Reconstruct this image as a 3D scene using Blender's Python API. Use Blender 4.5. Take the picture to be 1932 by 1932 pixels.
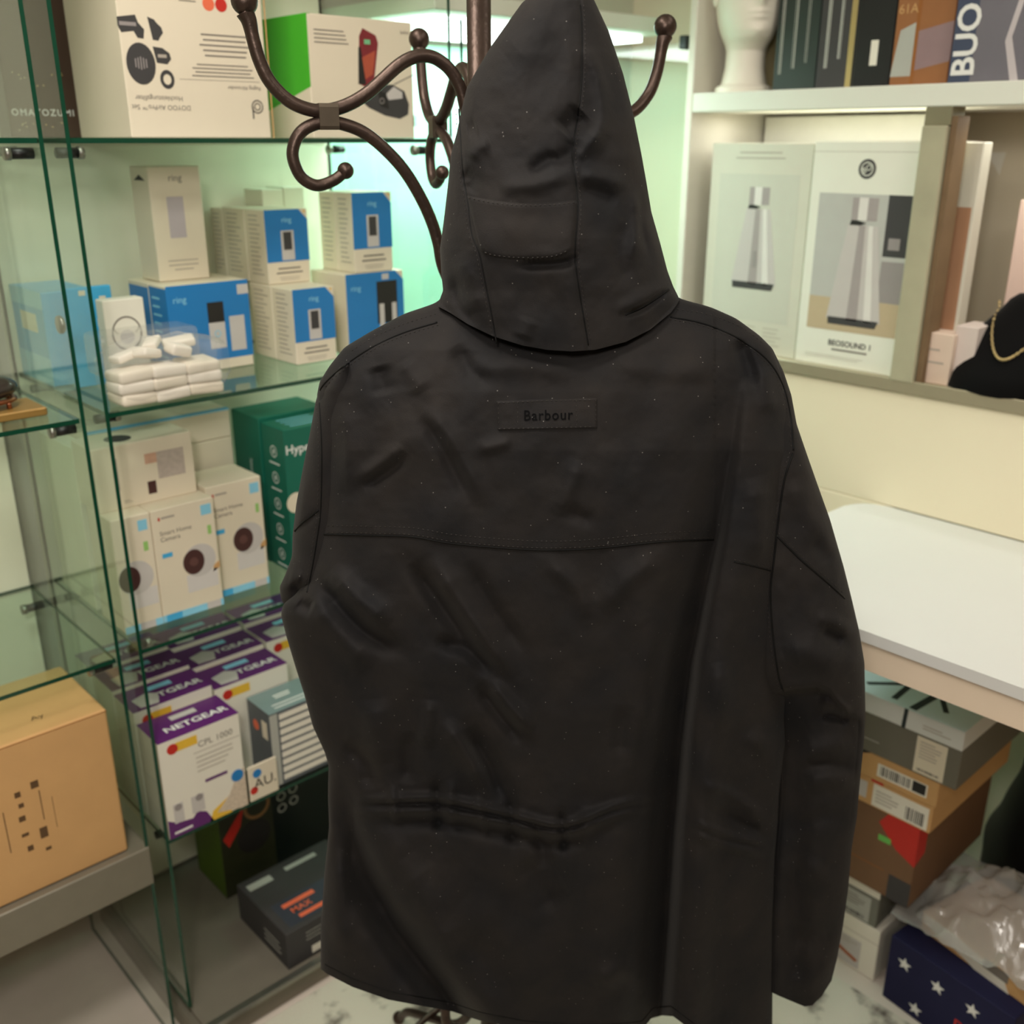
import bpy, bmesh, math, random
import numpy as np
from mathutils import Vector, Matrix
random.seed(7)
sc = bpy.context.scene
for o in list(bpy.data.objects): bpy.data.objects.remove(o)
COL = sc.collection

# ------------------------------------------------------------------ camera
F = 1913.0; PITCH = math.radians(20.1); HEAD = math.radians(47.25); CZ = 1.6
cam = bpy.data.cameras.new('camera'); camo = bpy.data.objects.new('camera', cam); COL.objects.link(camo)
cam.sensor_width = 36; cam.lens = 36 * F / 1932
cam.clip_start = 0.02
camo.location = (0, 0, CZ); camo.rotation_euler = (math.pi / 2 - PITCH, 0, HEAD - math.pi / 2)
cam.dof.use_dof = True; cam.dof.focus_distance = 1.02; cam.dof.aperture_fstop = 5.2
sc.camera = camo
# ------------------------------------------------------------------ world, view
w = bpy.data.worlds.new('world'); sc.world = w; w.use_nodes = True
w.node_tree.nodes['Background'].inputs[0].default_value = (1, .95, .88, 1)
w.node_tree.nodes['Background'].inputs[1].default_value = 0.05
vs = sc.view_settings
vs.view_transform = 'Standard'; vs.look = 'None'; vs.exposure = 0.0; vs.gamma = 1; vs.use_curve_mapping = False
try:
    sc.cycles.transparent_max_bounces = 32; sc.cycles.max_bounces = 8
except Exception: pass
# ------------------------------------------------------------------ ceiling lamps and an added fill light
def area(name, loc, size, power, color, rot=(0, 0, 0), spread=180):
    l = bpy.data.lights.new(name, 'AREA'); l.shape = 'RECTANGLE'; l.size, l.size_y = size
    l.energy = power; l.color = color; l.spread = math.radians(spread)
    o = bpy.data.objects.new(name, l); COL.objects.link(o); o.location = loc; o.rotation_euler = rot
    return o
WARM = (1.0, .945, .865)
area('ceiling_lamp', (-0.10, 0.42, 2.56), (.30, .30), 13, WARM)
area('fill_light', (-0.24, -0.05, 1.95), (.18, .18), 9, WARM, (math.radians(70), 0, HEAD - math.pi / 2))  # unseen fill beside the camera, added to light the coat's back
area('ceiling_lamp', (0.9, -0.55, 2.56), (.6, .30), 9, WARM)
area('ceiling_lamp', (0.25, 1.15, 2.56), (.60, .25), 12, WARM)
area('ceiling_lamp', (1.50, 0.35, 2.56), (.30, .6), 2.5, WARM)
area('ceiling_lamp', (-0.7, -1.0, 2.56), (1.2, .35), 11, WARM)

# ------------------------------------------------------------------ pixel helpers (a pixel gives a direction only)
hv = np.array([math.cos(HEAD), math.sin(HEAD), 0]); rv = np.array([math.sin(HEAD), -math.cos(HEAD), 0]); uz = np.array([0, 0, 1.])
fwv = hv * math.cos(PITCH) - uz * math.sin(PITCH); upv = hv * math.sin(PITCH) + uz * math.cos(PITCH)
CP = np.array([0, 0, CZ])
def ray(px, py):
    px = np.asarray(px, float)[..., None]; py = np.asarray(py, float)[..., None]
    return fwv * F + rv * (px - 966) - upv * (py - 966)
def atx(px, py, X): d = ray(px, py); return CP + d * (X / d[0])
def aty(px, py, Y): d = ray(px, py); return CP + d * (Y / d[1])
def atz(px, py, Z): d = ray(px, py); return CP + d * ((Z - CZ) / d[2])
def ath(px, py, D):
    d = ray(px, py); return CP + d * (np.asarray(D, float) / (d @ hv))[..., None]
def topx(p):
    v = np.asarray(p, float) - CP; z = v @ fwv; return 966 + F * (v @ rv) / z, 966 - F * (v @ upv) / z

# ------------------------------------------------------------------ materials
def lin(c):
    c = c / 255.0
    return c / 12.92 if c <= .04045 else ((c + .055) / 1.055) ** 2.4
def rgb(*c): return (lin(c[0]), lin(c[1]), lin(c[2]), 1)
MC = {}
def mat(name, col, rough=.6, spec=.4, metal=0., var=.06, scale=25., bump=0., bscale=200., sheen=0.):
    if name in MC: return MC[name]
    m = bpy.data.materials.new(name); m.use_nodes = True; nt = m.node_tree; p = nt.nodes['Principled BSDF']
    c = rgb(*col)
    p.inputs['Roughness'].default_value = rough; p.inputs['Specular IOR Level'].default_value = spec
    p.inputs['Metallic'].default_value = metal
    if sheen:
        p.inputs['Sheen Weight'].default_value = sheen; p.inputs['Sheen Roughness'].default_value = .4
    tc = nt.nodes.new('ShaderNodeTexCoord')
    n = nt.nodes.new('ShaderNodeTexNoise'); n.inputs['Scale'].default_value = scale; n.inputs['Detail'].default_value = 4
    nt.links.new(tc.outputs['Object'], n.inputs['Vector'])
    mx = nt.nodes.new('ShaderNodeMix'); mx.data_type = 'RGBA'
    mx.inputs[6].default_value = tuple(x * (1 - var) for x in c[:3]) + (1,)
    mx.inputs[7].default_value = tuple(min(1, x * (1 + var)) for x in c[:3]) + (1,)
    nt.links.new(n.outputs['Fac'], mx.inputs[0]); nt.links.new(mx.outputs[2], p.inputs['Base Color'])
    if bump:
        b = nt.nodes.new('ShaderNodeTexNoise'); b.inputs['Scale'].default_value = bscale; b.inputs['Detail'].default_value = 3
        nt.links.new(tc.outputs['Object'], b.inputs['Vector'])
        bn = nt.nodes.new('ShaderNodeBump'); bn.inputs['Strength'].default_value = bump; bn.inputs['Distance'].default_value = .002
        nt.links.new(b.outputs['Fac'], bn.inputs['Height']); nt.links.new(bn.outputs['Normal'], p.inputs['Normal'])
    MC[name] = m
    return m
def glassmat(name, tint, refl=1.0, rough=.01, milk=0., milkcol=(.8, .8, .8, 1)):
    m = bpy.data.materials.new(name); m.use_nodes = True; nt = m.node_tree; nt.nodes.clear()
    out = nt.nodes.new('ShaderNodeOutputMaterial'); tr = nt.nodes.new('ShaderNodeBsdfTransparent')
    gl = nt.nodes.new('ShaderNodeBsdfGlossy'); mx = nt.nodes.new('ShaderNodeMixShader')
    tr.inputs[0].default_value = tint; gl.inputs['Roughness'].default_value = rough; gl.inputs[0].default_value = (refl, refl, refl, 1)
    fr = nt.nodes.new('ShaderNodeFresnel'); fr.inputs[0].default_value = 1.5
    geo = nt.nodes.new('ShaderNodeNewGeometry'); su = nt.nodes.new('ShaderNodeMath'); su.operation = 'SUBTRACT'; su.inputs[0].default_value = 1
    mu = nt.nodes.new('ShaderNodeMath'); mu.operation = 'MULTIPLY'
    nt.links.new(geo.outputs['Backfacing'], su.inputs[1]); nt.links.new(su.outputs[0], mu.inputs[0]); nt.links.new(fr.outputs[0], mu.inputs[1])
    nt.links.new(mu.outputs[0], mx.inputs[0])
    if milk:
        df = nt.nodes.new('ShaderNodeBsdfDiffuse'); df.inputs[0].default_value = milkcol
        m2 = nt.nodes.new('ShaderNodeMixShader'); m2.inputs[0].default_value = milk
        nt.links.new(tr.outputs[0], m2.inputs[1]); nt.links.new(df.outputs[0], m2.inputs[2]); nt.links.new(m2.outputs[0], mx.inputs[1])
    else:
        nt.links.new(tr.outputs[0], mx.inputs[1])
    nt.links.new(gl.outputs[0], mx.inputs[2]); nt.links.new(mx.outputs[0], out.inputs[0])
    return m
GLASS = glassmat('clear_glass', (.955, .985, .965, 1))
SHELFGLASS = glassmat('shelf_glass', (.90, .965, .93, 1), .9)
FILM = glassmat('plastic_film', (.96, .96, .96, 1), .9, .12, .10, (.8, .8, .78, 1))
BUBBLE = glassmat('bubble_film', (.93, .93, .93, 1), 1.0, .15, .48, (.62, .62, .60, 1))
EDGE = mat('glass_edge', (16, 62, 44), .2, .5, var=.2)
def emit(name, col, s):
    m = bpy.data.materials.new(name); m.use_nodes = True; nt = m.node_tree; nt.nodes.clear()
    o = nt.nodes.new('ShaderNodeOutputMaterial'); e = nt.nodes.new('ShaderNodeEmission'); e.inputs[0].default_value = col; e.inputs[1].default_value = s
    nt.links.new(e.outputs[0], o.inputs[0]); return m

# ------------------------------------------------------------------ object helpers
def tag(o, label=None, cat=None, group=None, kind=None):
    if label: o['label'] = label
    if cat: o['category'] = cat
    if group: o['group'] = group
    if kind: o['kind'] = kind
    return o
def link(name, me, m=None, parent=None, smooth=False):
    o = bpy.data.objects.new(name, me); COL.objects.link(o)
    if m is not None:
        for x in (m if isinstance(m, (list, tuple)) else [m]): me.materials.append(x)
    if parent is not None: o.parent = parent
    if smooth: me.polygons.foreach_set('use_smooth', [True] * len(me.polygons))
    return o
def mesh(name, v, f, m=None, parent=None, smooth=False):
    me = bpy.data.meshes.new(name); me.from_pydata([tuple(map(float, p)) for p in v], [], f); me.update()
    return link(name, me, m, parent, smooth)
def empty(name, loc, rz=0, label=None, cat=None, group=None):
    o = bpy.data.objects.new(name, None); COL.objects.link(o); o.location = tuple(map(float, loc)); o.rotation_euler = (0, 0, rz)
    o.empty_display_size = .05
    return tag(o, label, cat, group)
def boxmesh(name, a, b, m, parent=None, bev=.0015, seg=1):
    bm = bmesh.new(); bmesh.ops.create_cube(bm, size=1)
    a = Vector(tuple(map(float, a))); b = Vector(tuple(map(float, b)))
    for v in bm.verts: v.co = Vector(((a[i] + b[i]) / 2 + v.co[i] * (b[i] - a[i])) for i in range(3))
    if bev: bmesh.ops.bevel(bm, geom=bm.edges[:], offset=bev, segments=seg, affect='EDGES', profile=.5)
    me = bpy.data.meshes.new(name); bm.to_mesh(me); bm.free()
    return link(name, me, m, parent)
def crom(pts, n=8, closed=False):
    P = np.array(pts, float); out = []
    N = len(P)
    for i in range(N - 1):
        p0 = P[max(i - 1, 0)]; p1 = P[i]; p2 = P[i + 1]; p3 = P[min(i + 2, N - 1)]
        for k in range(n):
            t = k / n
            out.append(.5 * (2 * p1 + (p2 - p0) * t + (2 * p0 - 5 * p1 + 4 * p2 - p3) * t * t + (3 * p1 - p0 - 3 * p2 + p3) * t ** 3))
    out.append(P[-1]); return np.array(out)
def tubedata(path, rad, seg=10, cap=True):
    path = np.array(path, float); n = len(path)
    R = np.full(n, rad) if np.isscalar(rad) else np.array(rad, float)
    T = np.gradient(path, axis=0); T /= np.linalg.norm(T, axis=1)[:, None] + 1e-12
    ref = np.array([0, 0, 1.]) if abs(T[0][2]) < .9 else np.array([1., 0, 0])
    A = np.cross(T[0], ref); A /= np.linalg.norm(A); V = []; Fc = []
    for i in range(n):
        A = A - T[i] * (A @ T[i]); A /= np.linalg.norm(A) + 1e-12; B = np.cross(T[i], A)
        for k in range(seg):
            a = 2 * math.pi * k / seg; V.append(path[i] + (A * math.cos(a) + B * math.sin(a)) * R[i])
    for i in range(n - 1):
        for k in range(seg):
            k2 = (k + 1) % seg; Fc.append((i * seg + k, i * seg + k2, (i + 1) * seg + k2, (i + 1) * seg + k))
    if cap: Fc.append(tuple(range(seg))[::-1]); Fc.append(tuple((n - 1) * seg + k for k in range(seg)))
    return V, Fc
def tube(name, path, rad, m, parent=None, seg=10):
    V, Fc = tubedata(path, rad, seg); return mesh(name, V, Fc, m, parent, True)
def lathe(name, prof, c, m, parent=None, seg=32, sx=1, sy=1):
    V = []; Fc = []; n = len(prof)
    for (r_, z_) in prof:
        for k in range(seg):
            a = 2 * math.pi * k / seg; V.append((c[0] + r_ * math.cos(a) * sx, c[1] + r_ * math.sin(a) * sy, c[2] + z_))
    for i in range(n - 1):
        for k in range(seg):
            k2 = (k + 1) % seg; Fc.append((i * seg + k, i * seg + k2, (i + 1) * seg + k2, (i + 1) * seg + k))
    Fc.append(tuple(range(seg))[::-1]); Fc.append(tuple((n - 1) * seg + k for k in range(seg)))
    return mesh(name, V, Fc, m, parent, True)
def ball(name, c, r_, m, parent=None, sc_=(1, 1, 1)):
    bm = bmesh.new(); bmesh.ops.create_uvsphere(bm, u_segments=20, v_segments=12, radius=r_)
    for v in bm.verts: v.co = Vector((c[0] + v.co.x * sc_[0], c[1] + v.co.y * sc_[1], c[2] + v.co.z * sc_[2]))
    me = bpy.data.meshes.new(name); bm.to_mesh(me); bm.free(); return link(name, me, m, parent, True)
def textmesh(s, h=1.0, align='CENTER', bold=0., ext=0., space=1.0):
    c = bpy.data.curves.new('t', 'FONT'); c.body = s; c.size = h; c.align_x = align; c.align_y = 'CENTER'
    c.resolution_u = 3; c.offset = bold; c.extrude = ext; c.space_character = space
    o = bpy.data.objects.new('t', c); me = bpy.data.meshes.new_from_object(o)
    bpy.data.objects.remove(o); bpy.data.curves.remove(c); me.materials.clear()
    return me

# ---- cartons: an empty at the front-left-bottom corner; local x right, y to the back, z up; front faces local -y
class Carton:
    def __init__(s, name, label, loc, size, m, rz=0., cat='box', group=None, bev=.0015, seam=True, topm=None):
        s.W, s.D, s.H = [float(x) for x in size]
        s.root = empty(name, loc, rz, label, cat, group)
        s.body = boxmesh('carton_body', (0, 0, 0), (s.W, s.D, s.H), m, s.root, bev)
    def frame(s, face):
        W, D, H = s.W, s.D, s.H
        return {'front': ((0, 0, 0), (1, 0, 0), (0, 0, 1), (0, -1, 0), W, H),
                'left': ((0, D, 0), (0, -1, 0), (0, 0, 1), (-1, 0, 0), D, H),
                'right': ((W, 0, 0), (0, 1, 0), (0, 0, 1), (1, 0, 0), D, H),
                'top': ((0, 0, H), (1, 0, 0), (0, 1, 0), (0, 0, 1), W, D)}[face]
    def poly(s, face, pts, m, name='printed_panel', lv=1):
        O, U, V, N, du, dv = [np.array(x, float) for x in s.frame(face)]
        n = len(pts); vs_ = []
        for off in (-.0004, .00022 * lv):
            for (a, b) in pts: vs_.append(O + U * a * du + V * b * dv + N * off)
        fc = [tuple(range(n, 2 * n))] + [(i, (i + 1) % n, n + (i + 1) % n, n + i) for i in range(n)]
        return mesh(name, vs_, fc, m, s.root)
    def rect(s, face, u0, v0, u1, v1, m, name='printed_panel', lv=1):
        return s.poly(face, [(u0, v0), (u1, v0), (u1, v1), (u0, v1)], m, name, lv)
    def disc(s, face, u, v, r_, m, name='printed_disc', lv=1, rin=0., asp=1., n=28):
        O, U, V, N, du, dv = [np.array(x, float) for x in s.frame(face)]
        out = [(u + r_ * math.cos(2 * math.pi * k / n) / du * asp, v + r_ * math.sin(2 * math.pi * k / n) / dv) for k in range(n)]
        if not rin: return s.poly(face, out, m, name, lv)
        vs_ = []; fc = []
        for k in range(n):
            a = 2 * math.pi * k / n
            for q in (r_, rin): vs_.append(O + U * (u * du + q * math.cos(a) * asp) + V * (v * dv + q * math.sin(a)) + N * .00022 * lv)
        for k in range(n):
            k2 = (k + 1) % n; fc.append((2 * k, 2 * k2, 2 * k2 + 1, 2 * k + 1))
        return mesh(name, vs_, fc, m, s.root)
    def text(s, face, t, u, v, h, m, rot=0., align='CENTER', bold=0., lv=2, name='printed_text', space=1., sx=1.):
        O, U, V, N, du, dv = [np.array(x, float) for x in s.frame(face)]
        me = textmesh(t, h * 1.35, align, bold * h, 0, space)
        ca, sa = math.cos(rot), math.sin(rot)
        for vx in me.vertices:
            a, b = vx.co.x * sx, vx.co.y; a, b = a * ca - b * sa, a * sa + b * ca
            vx.co = Vector(O + U * (u * du + a) + V * (v * dv + b) + N * .00022 * lv)
        return link(name, me, m, s.root)
    def lines(s, face, u0, v0, u1, v1, n, m, th=.35, seed=1, align='l', name='printed_lines'):
        rr = random.Random(seed); O, U, V, N, du, dv = [np.array(x, float) for x in s.frame(face)]
        vs_ = []; fc = []
        for i in range(n):
            vc = v1 + (v0 - v1) * (i + .5) / n; hh = abs(v1 - v0) / n * th / 2; ln = (u1 - u0) * (.6 + .4 * rr.random())
            a, b = (u0, u0 + ln) if align == 'l' else ((u1 - ln, u1) if align == 'r' else ((u0 + u1 - ln) / 2, (u0 + u1 + ln) / 2))
            k = len(vs_)
            for (p, q) in ((a, vc - hh), (b, vc - hh), (b, vc + hh), (a, vc + hh)): vs_.append(O + U * p * du + V * q * dv + N * .0004)
            fc.append((k, k + 1, k + 2, k + 3))
        return mesh(name, vs_, fc, m, s.root)
    def bars(s, face, u0, v0, u1, v1, n, m, seed=1):
        rr = random.Random(seed); O, U, V, N, du, dv = [np.array(x, float) for x in s.frame(face)]
        vs_ = []; fc = []; u = u0
        for i in range(n):
            st = (u1 - u0) / n; wd = st * rr.choice([.3, .5, .7]); k = len(vs_)
            for (p, q) in ((u, v0), (u + wd, v0), (u + wd, v1), (u, v1)): vs_.append(O + U * p * du + V * q * dv + N * .0007)
            fc.append((k, k + 1, k + 2, k + 3)); u += st
        return mesh('barcode', vs_, fc, m, s.root)
def size_y(y, l, r_, t, z0):      # a front face parallel to the cabinets, at depth y, seen from pixel column l to r_ and up to t
    a = aty(l[0], l[1], y); b = aty(r_[0], r_[1], y); c = aty(t[0], t[1], y)
    return a[0], b[0] - a[0], c[2] - z0
def depth_to(x, y, z, pxt):       # how far back a left side goes until it reaches a pixel column
    lo, hi = 0, .6
    for _ in range(40):
        m_ = (lo + hi) / 2
        if topx((x, y + m_, z))[0] > pxt: lo = m_
        else: hi = m_
    return lo

# ================================================================== the room
WALL = mat('wall_paint', (232, 222, 198), .7, .3, var=.02, scale=3)
WALLG = mat('wall_grey', (205, 200, 186), .7, .3, var=.03, scale=3)
CEIL = mat('ceiling_paint', (235, 230, 220), .8, .2, var=.02)
FLOOR = mat('floor_vinyl', (214, 202, 190), .45, .4, var=.16, scale=9, bump=.05)
XW, YW = 2.27, 1.98
def struct(name, a, b, m): o = boxmesh(name, a, b, m, None, 0); o['kind'] = 'structure'; return o
struct('floor', (-1.8, -2.4, -.1), (XW + .1, YW + .1, 0), FLOOR)
struct('ceiling', (-1.8, -2.4, 2.6), (XW + .1, YW + .1, 2.7), CEIL)
struct('wall_right', (XW, -2.4, 0), (XW + .1, YW, 2.6), WALL)
struct('wall_back', (-1.8, YW, 0), (XW + .1, YW + .1, 2.6), WALLG)
WALLD = mat('wall_taupe', (150, 138, 120), .7, .3, var=.03, scale=3)
struct('wall_left', (-1.9, -2.4, 0), (-1.8, YW + .1, 2.6), WALLD)
struct('wall_front', (-1.9, -2.5, 0), (XW + .1, -2.4, 2.6), WALLD)

# ================================================================== glass cabinets
S1, S2, S3, S4 = 1.604, 1.214, .815, .436
YF, YB = 1.5, 1.9
LAM = mat('laminate_white', (214, 216, 200), .5, .4, var=.02)
LAMG = mat('laminate_greenish', (232, 229, 208), .5, .4, var=.03)
STEEL = mat('brushed_steel', (150, 148, 140), .35, .5, metal=.9, var=.1, scale=60)
BASE = mat('base_aluminium', (128, 122, 108), .4, .5, metal=.35, var=.08)
BLACKP = mat('black_profile', (14, 14, 14), .4, .5)
def glass_pane(name, a, b, parent, m=GLASS):
    o = boxmesh(name, a, b, [m, EDGE], parent, 0)
    ext = [b[i] - a[i] for i in range(3)]; thin = ext.index(min(ext))
    for p in o.data.polygons: p.material_index = 0 if abs(p.normal[thin]) > .9 else 1
    return o
T = .006
def pins(x0, x1, z, root, y):
    for x, d in ((x0, 1), (x1, -1)):
        tube('shelf_pin', [(x, y, z - .013), (x + d * .03, y, z - .013)], .0075, BLACKP, root, 12)
        tube('pin_collar', [(x + d * .03, y, z - .013), (x + d * .038, y, z - .013)], .009, STEEL, root, 12)
def cabinet(name, x0, x1, ybk, zbase, shelves, label, back, z_top=2.05):
    root = empty(name, ((x0 + x1) / 2, (YF + ybk) / 2, 0), 0, label, 'cabinet')
    inv = Matrix.Translation((-(x0 + x1) / 2, -(YF + ybk) / 2, 0))
    parts = []
    parts.append(glass_pane('side_panel', (x0, YF, zbase), (x0 + T, ybk, z_top), root))
    parts.append(glass_pane('side_panel', (x1 - T, YF, zbase), (x1, ybk, z_top), root))
    parts.append(boxmesh('back_panel', (x0, ybk, zbase), (x1, ybk + .016, z_top), back, root, 0))
    for z in shelves:
        parts.append(glass_pane('shelf', (x0 + T + .001, YF + .004, z - .007), (x1 - T - .001, ybk - .003, z), root, SHELFGLASS))
    n0 = len(root.children)
    return root, parts, inv
def finish(root):
    off = Vector(root.location)
    for c in root.children:
        c.data.transform(Matrix.Translation(-off))
c2, _, _ = cabinet('glass_cabinet', .555, 1.24, YB, .06, (S1, S2, S3, S4), 'tall glass display cabinet with four shelves of boxed electronics, beside the coat', LAMG)
for z in (S1, S2, S3, S4): pins(.561, 1.234, z - .007, c2, 1.56); pins(.561, 1.234, z - .007, c2, 1.84)
boxmesh('plinth', (.545, 1.44, .0), (1.245, YB + .016, .044), BASE, c2, .003)
boxmesh('plinth_rail', (.545, 1.432, .044), (1.245, 1.45, .056), STEEL, c2, .002)
boxmesh('bottom_board', (.56, 1.452, .044), (1.235, YB, .05), mat('base_board', (118, 112, 100), .35, .5, var=.08), c2, 0)
boxmesh('top_board', (.555, YF, 2.05), (1.24, YB + .016, 2.08), LAM, c2, .002)
finish(c2)
c1, _, _ = cabinet('glass_cabinet', -.16, .525, YB, .44, (S1, S2, S3), 'raised glass display cabinet at the left picture edge holding a kraft box', LAMG)
boxmesh('base_board', (-.16, YF - .004, .37), (.525, YB + .016, .448), BASE, c1, .002)
for lx in (-.14, .06): boxmesh('leg', (lx, 1.78, 0), (lx + .04, 1.88, .37), BASE, c1, .002)
for z in (S1, S2, S3): pins(-.154, .519, z - .007, c1, 1.53); pins(-.154, .519, z - .007, c1, 1.84)
boxmesh('top_board', (-.16, YF, 2.05), (.525, YB + .016, 2.08), LAM, c1, .002)
glass_pane('skirt_panel', (.519, YF, .001), (.525, YB, .369), c1)
# lock disc on the side panel
P = atx(110, 613, .524); lk = lathe('lock_disc', [(.013, 0), (.0135, .004), (.011, .007)], (0, 0, 0), STEEL, c1, 24)
lk.data.transform(Matrix.Translation(Vector(P)) @ Matrix.Rotation(math.pi / 2, 4, 'Y'))
finish(c1)
# lit corner cabinet
LED_MINT = mat('laminate_led_tint', (176, 236, 212), .5, .4, var=.02)  # mint of the LED light put into the back panel's colour
c3, _, _ = cabinet('glass_cabinet', 1.262, 1.925, YW - .04, .06, (S2, S3), 'brightly lit mint green glass cabinet with black corner profile, behind the coat hood', LED_MINT, 1.80)
boxmesh('corner_profile', (1.918, YF - .008, .06), (1.932, YF + .006, 1.80), BLACKP, c3, .001)
boxmesh('corner_cap', (1.885, YF - .008, 1.785), (1.932, YF + .012, 1.812), BLACKP, c3, .002)
boxmesh('plinth', (1.262, YF - .03, 0), (1.925, YW - .024, .06), BASE, c3, .003)
boxmesh('top_board', (1.255, YF + .06, 1.82), (1.93, YW - .024, 1.85), LAM, c3, .002)
boxmesh('led_panel', (1.30, YF + .12, 1.806), (1.89, YW - .08, 1.818), emit('led_white', (.82, 1, .92, 1), 5), c3, 0)
P_ = aty(1250, 150, YW - .06); boxmesh('power_adapter', (P_[0] - .035, YW - .09, P_[2] - .055), (P_[0] + .035, YW - .045, P_[2] + .055), LAM, c3, .006)
tube('cable', crom([aty(q[0], q[1], YW - .055) for q in ((1250, 185), (1262, 260), (1280, 330), (1275, 420), (1268, 500), (1275, 600))], 6), .003, mat('cable_grey', (150, 160, 150), .5), c3, 8)
finish(c3)
area('cabinet_led', (1.59, 1.74, 1.80), (.5, .28), 6.0, (.84, 1, .93))
area('cabinet_led', (1.28, 1.86, 1.2), (.02, 1.0), .5, (.7, 1, .87), (math.pi / 2, 0, math.pi / 2))

# ================================================================== right wall shelf unit
XF = 1.80; Z_1 = 1.178
SHB = mat('shelf_board', (226, 226, 214), .45, .4, var=.03, scale=6)
UPR = mat('upright_worn', (172, 166, 140), .5, .3, var=.18, scale=14)
BACKC = mat('shelf_back', (220, 208, 184), .6, .3, var=.04, scale=4)
su = empty('wall_shelf', (2.03, .6, 1.15), 0, 'white two level wall shelf unit fixed above the white table', 'shelf')
y0s, y1s = -.35, 1.40
def sp(name, a, b, m, bev=.002): return boxmesh(name, a, b, m, su, bev)
sp('shelf_board', (XF, y0s, 1.655), (XW, y1s, 1.692), SHB)
sp('shelf_board', (XF, y0s, 1.158), (XW, y1s, 1.178), mat('shelf_board_lower', (190, 178, 150), .5, .3, var=.06))
sp('edge_strip', (XF - .004, y0s, 1.156), (XF, y1s, 1.182), mat('edge_alu', (165, 155, 130), .4, .5, metal=.3))
sp('end_panel', (XF, y1s, 1.158), (XW, y1s + .018, 2.3), mat('end_panel_white', (222, 218, 204), .5, .4))
sp('back_panel', (XW - .012, y0s, 1.178), (XW - .002, y1s, 2.3), BACKC)
sp('lower_fascia', (XF + .004, y0s, .9305), (XF + .02, y1s, 1.156), mat('fascia_cream', (238, 226, 198), .5, .4, var=.015, scale=3))
sp('lower_fascia', (XF + .004, .86, .70), (XF + .02, y1s, .9302), MC['fascia_cream'])
sp('inner_panel', (XF + .25, .97, Z_1 + .0005), (XF + .262, y1s - .01, 1.65), mat('panel_white', (238, 238, 226), .4))
sp('top_board', (XF, y0s, 2.3), (XW, y1s + .018, 2.32), SHB)
ya = atx(1737, 480, XF)[1]; yb_ = atx(1712, 480, XF)[1]
yL = atx(1711, 480, XF)[1]; yR = atx(1757, 480, XF)[1]
sp('upright', (XF - .006, yR, 1.178), (XF + .05, yL, 1.625), UPR, .002)
sp('upright_rail', (XF + .004, yR - .012, 1.178), (XF + .05, yR - .001, 1.64), mat('upright_edge', (120, 98, 72), .6, .3, var=.25, scale=20), .001)
sp('upright_block', (XF + .0, yR - .002, 1.625), (XF + .05, yL, 1.655), mat('upright_block', (128, 122, 96), .6, .3, var=.15), .001)
for c in su.children: c.data.transform(Matrix.Translation(-Vector(su.location)))

area('shelf_fill', (1.90, .85, 1.648), (.05, 1.0), 1.5, (1, .98, .9))  # added strip to brighten the shelf compartment; no lamp known there

# ================================================================== table
TABW = mat('table_white', (214, 213, 210), .35, .5, var=.01)
TABE = mat('table_edge', (226, 206, 184), .45, .4, var=.03)
TX0, TX1, TY0, TY1, TZ = 1.278, 1.8036, -.55, .93, .93
tb = empty('white_table', ((TX0 + TX1) / 2, .3, 0), 0, 'white table with rounded corner standing against the cream wall', 'table')
def rounded_slab(name, x0, x1, y0, y1, z0, z1, r_, m, parent, bev=.003):
    pts = []
    for cx, cy, a0 in ((x1 - r_, y1 - r_, 0), (x0 + r_, y1 - r_, 90), (x0 + r_, y0 + r_, 180), (x1 - r_, y0 + r_, 270)):
        for k in range(9):
            a = math.radians(a0 + k * 90 / 8); pts.append((cx + r_ * math.cos(a), cy + r_ * math.sin(a)))
    n = len(pts); bm = bmesh.new()
    lo = [bm.verts.new((p[0], p[1], z0)) for p in pts]; hi = [bm.verts.new((p[0], p[1], z1)) for p in pts]
    bm.faces.new(hi); bm.faces.new(lo[::-1])
    for i in range(n): bm.faces.new((lo[i], lo[(i + 1) % n], hi[(i + 1) % n], hi[i]))
    if bev:
        ed = [e for e in bm.edges if abs(e.verts[0].co.z - e.verts[1].co.z) < 1e-6]
        bmesh.ops.bevel(bm, geom=ed, offset=bev, segments=2, affect='EDGES', profile=.5)
    me = bpy.data.meshes.new(name); bm.to_mesh(me); bm.free(); return link(name, me, m, parent)
rounded_slab('table_top', TX0, TX1, TY0, TY1, TZ - .018, TZ, .06, TABW, tb)
rounded_slab('apron', TX0 + .006, TX1 - .006, TY0 + .006, TY1 - .006, TZ - .064, TZ - .0205, .055, TABE, tb)
boxmesh('rear_rail', (1.772, -.5, TZ - .12), (1.80, .9, TZ - .064), TABE, tb, .002)
for lx, ly in ((1.36, .88), (1.37, -.45)):
    lathe('leg', [(.022, .0105), (.025, .02), (.025, TZ - .064)], (lx, ly, 0), mat('leg_white', (215, 210, 200), .4), tb, 20)
for c in tb.children: c.data.transform(Matrix.Translation(-Vector(tb.location)))

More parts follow.
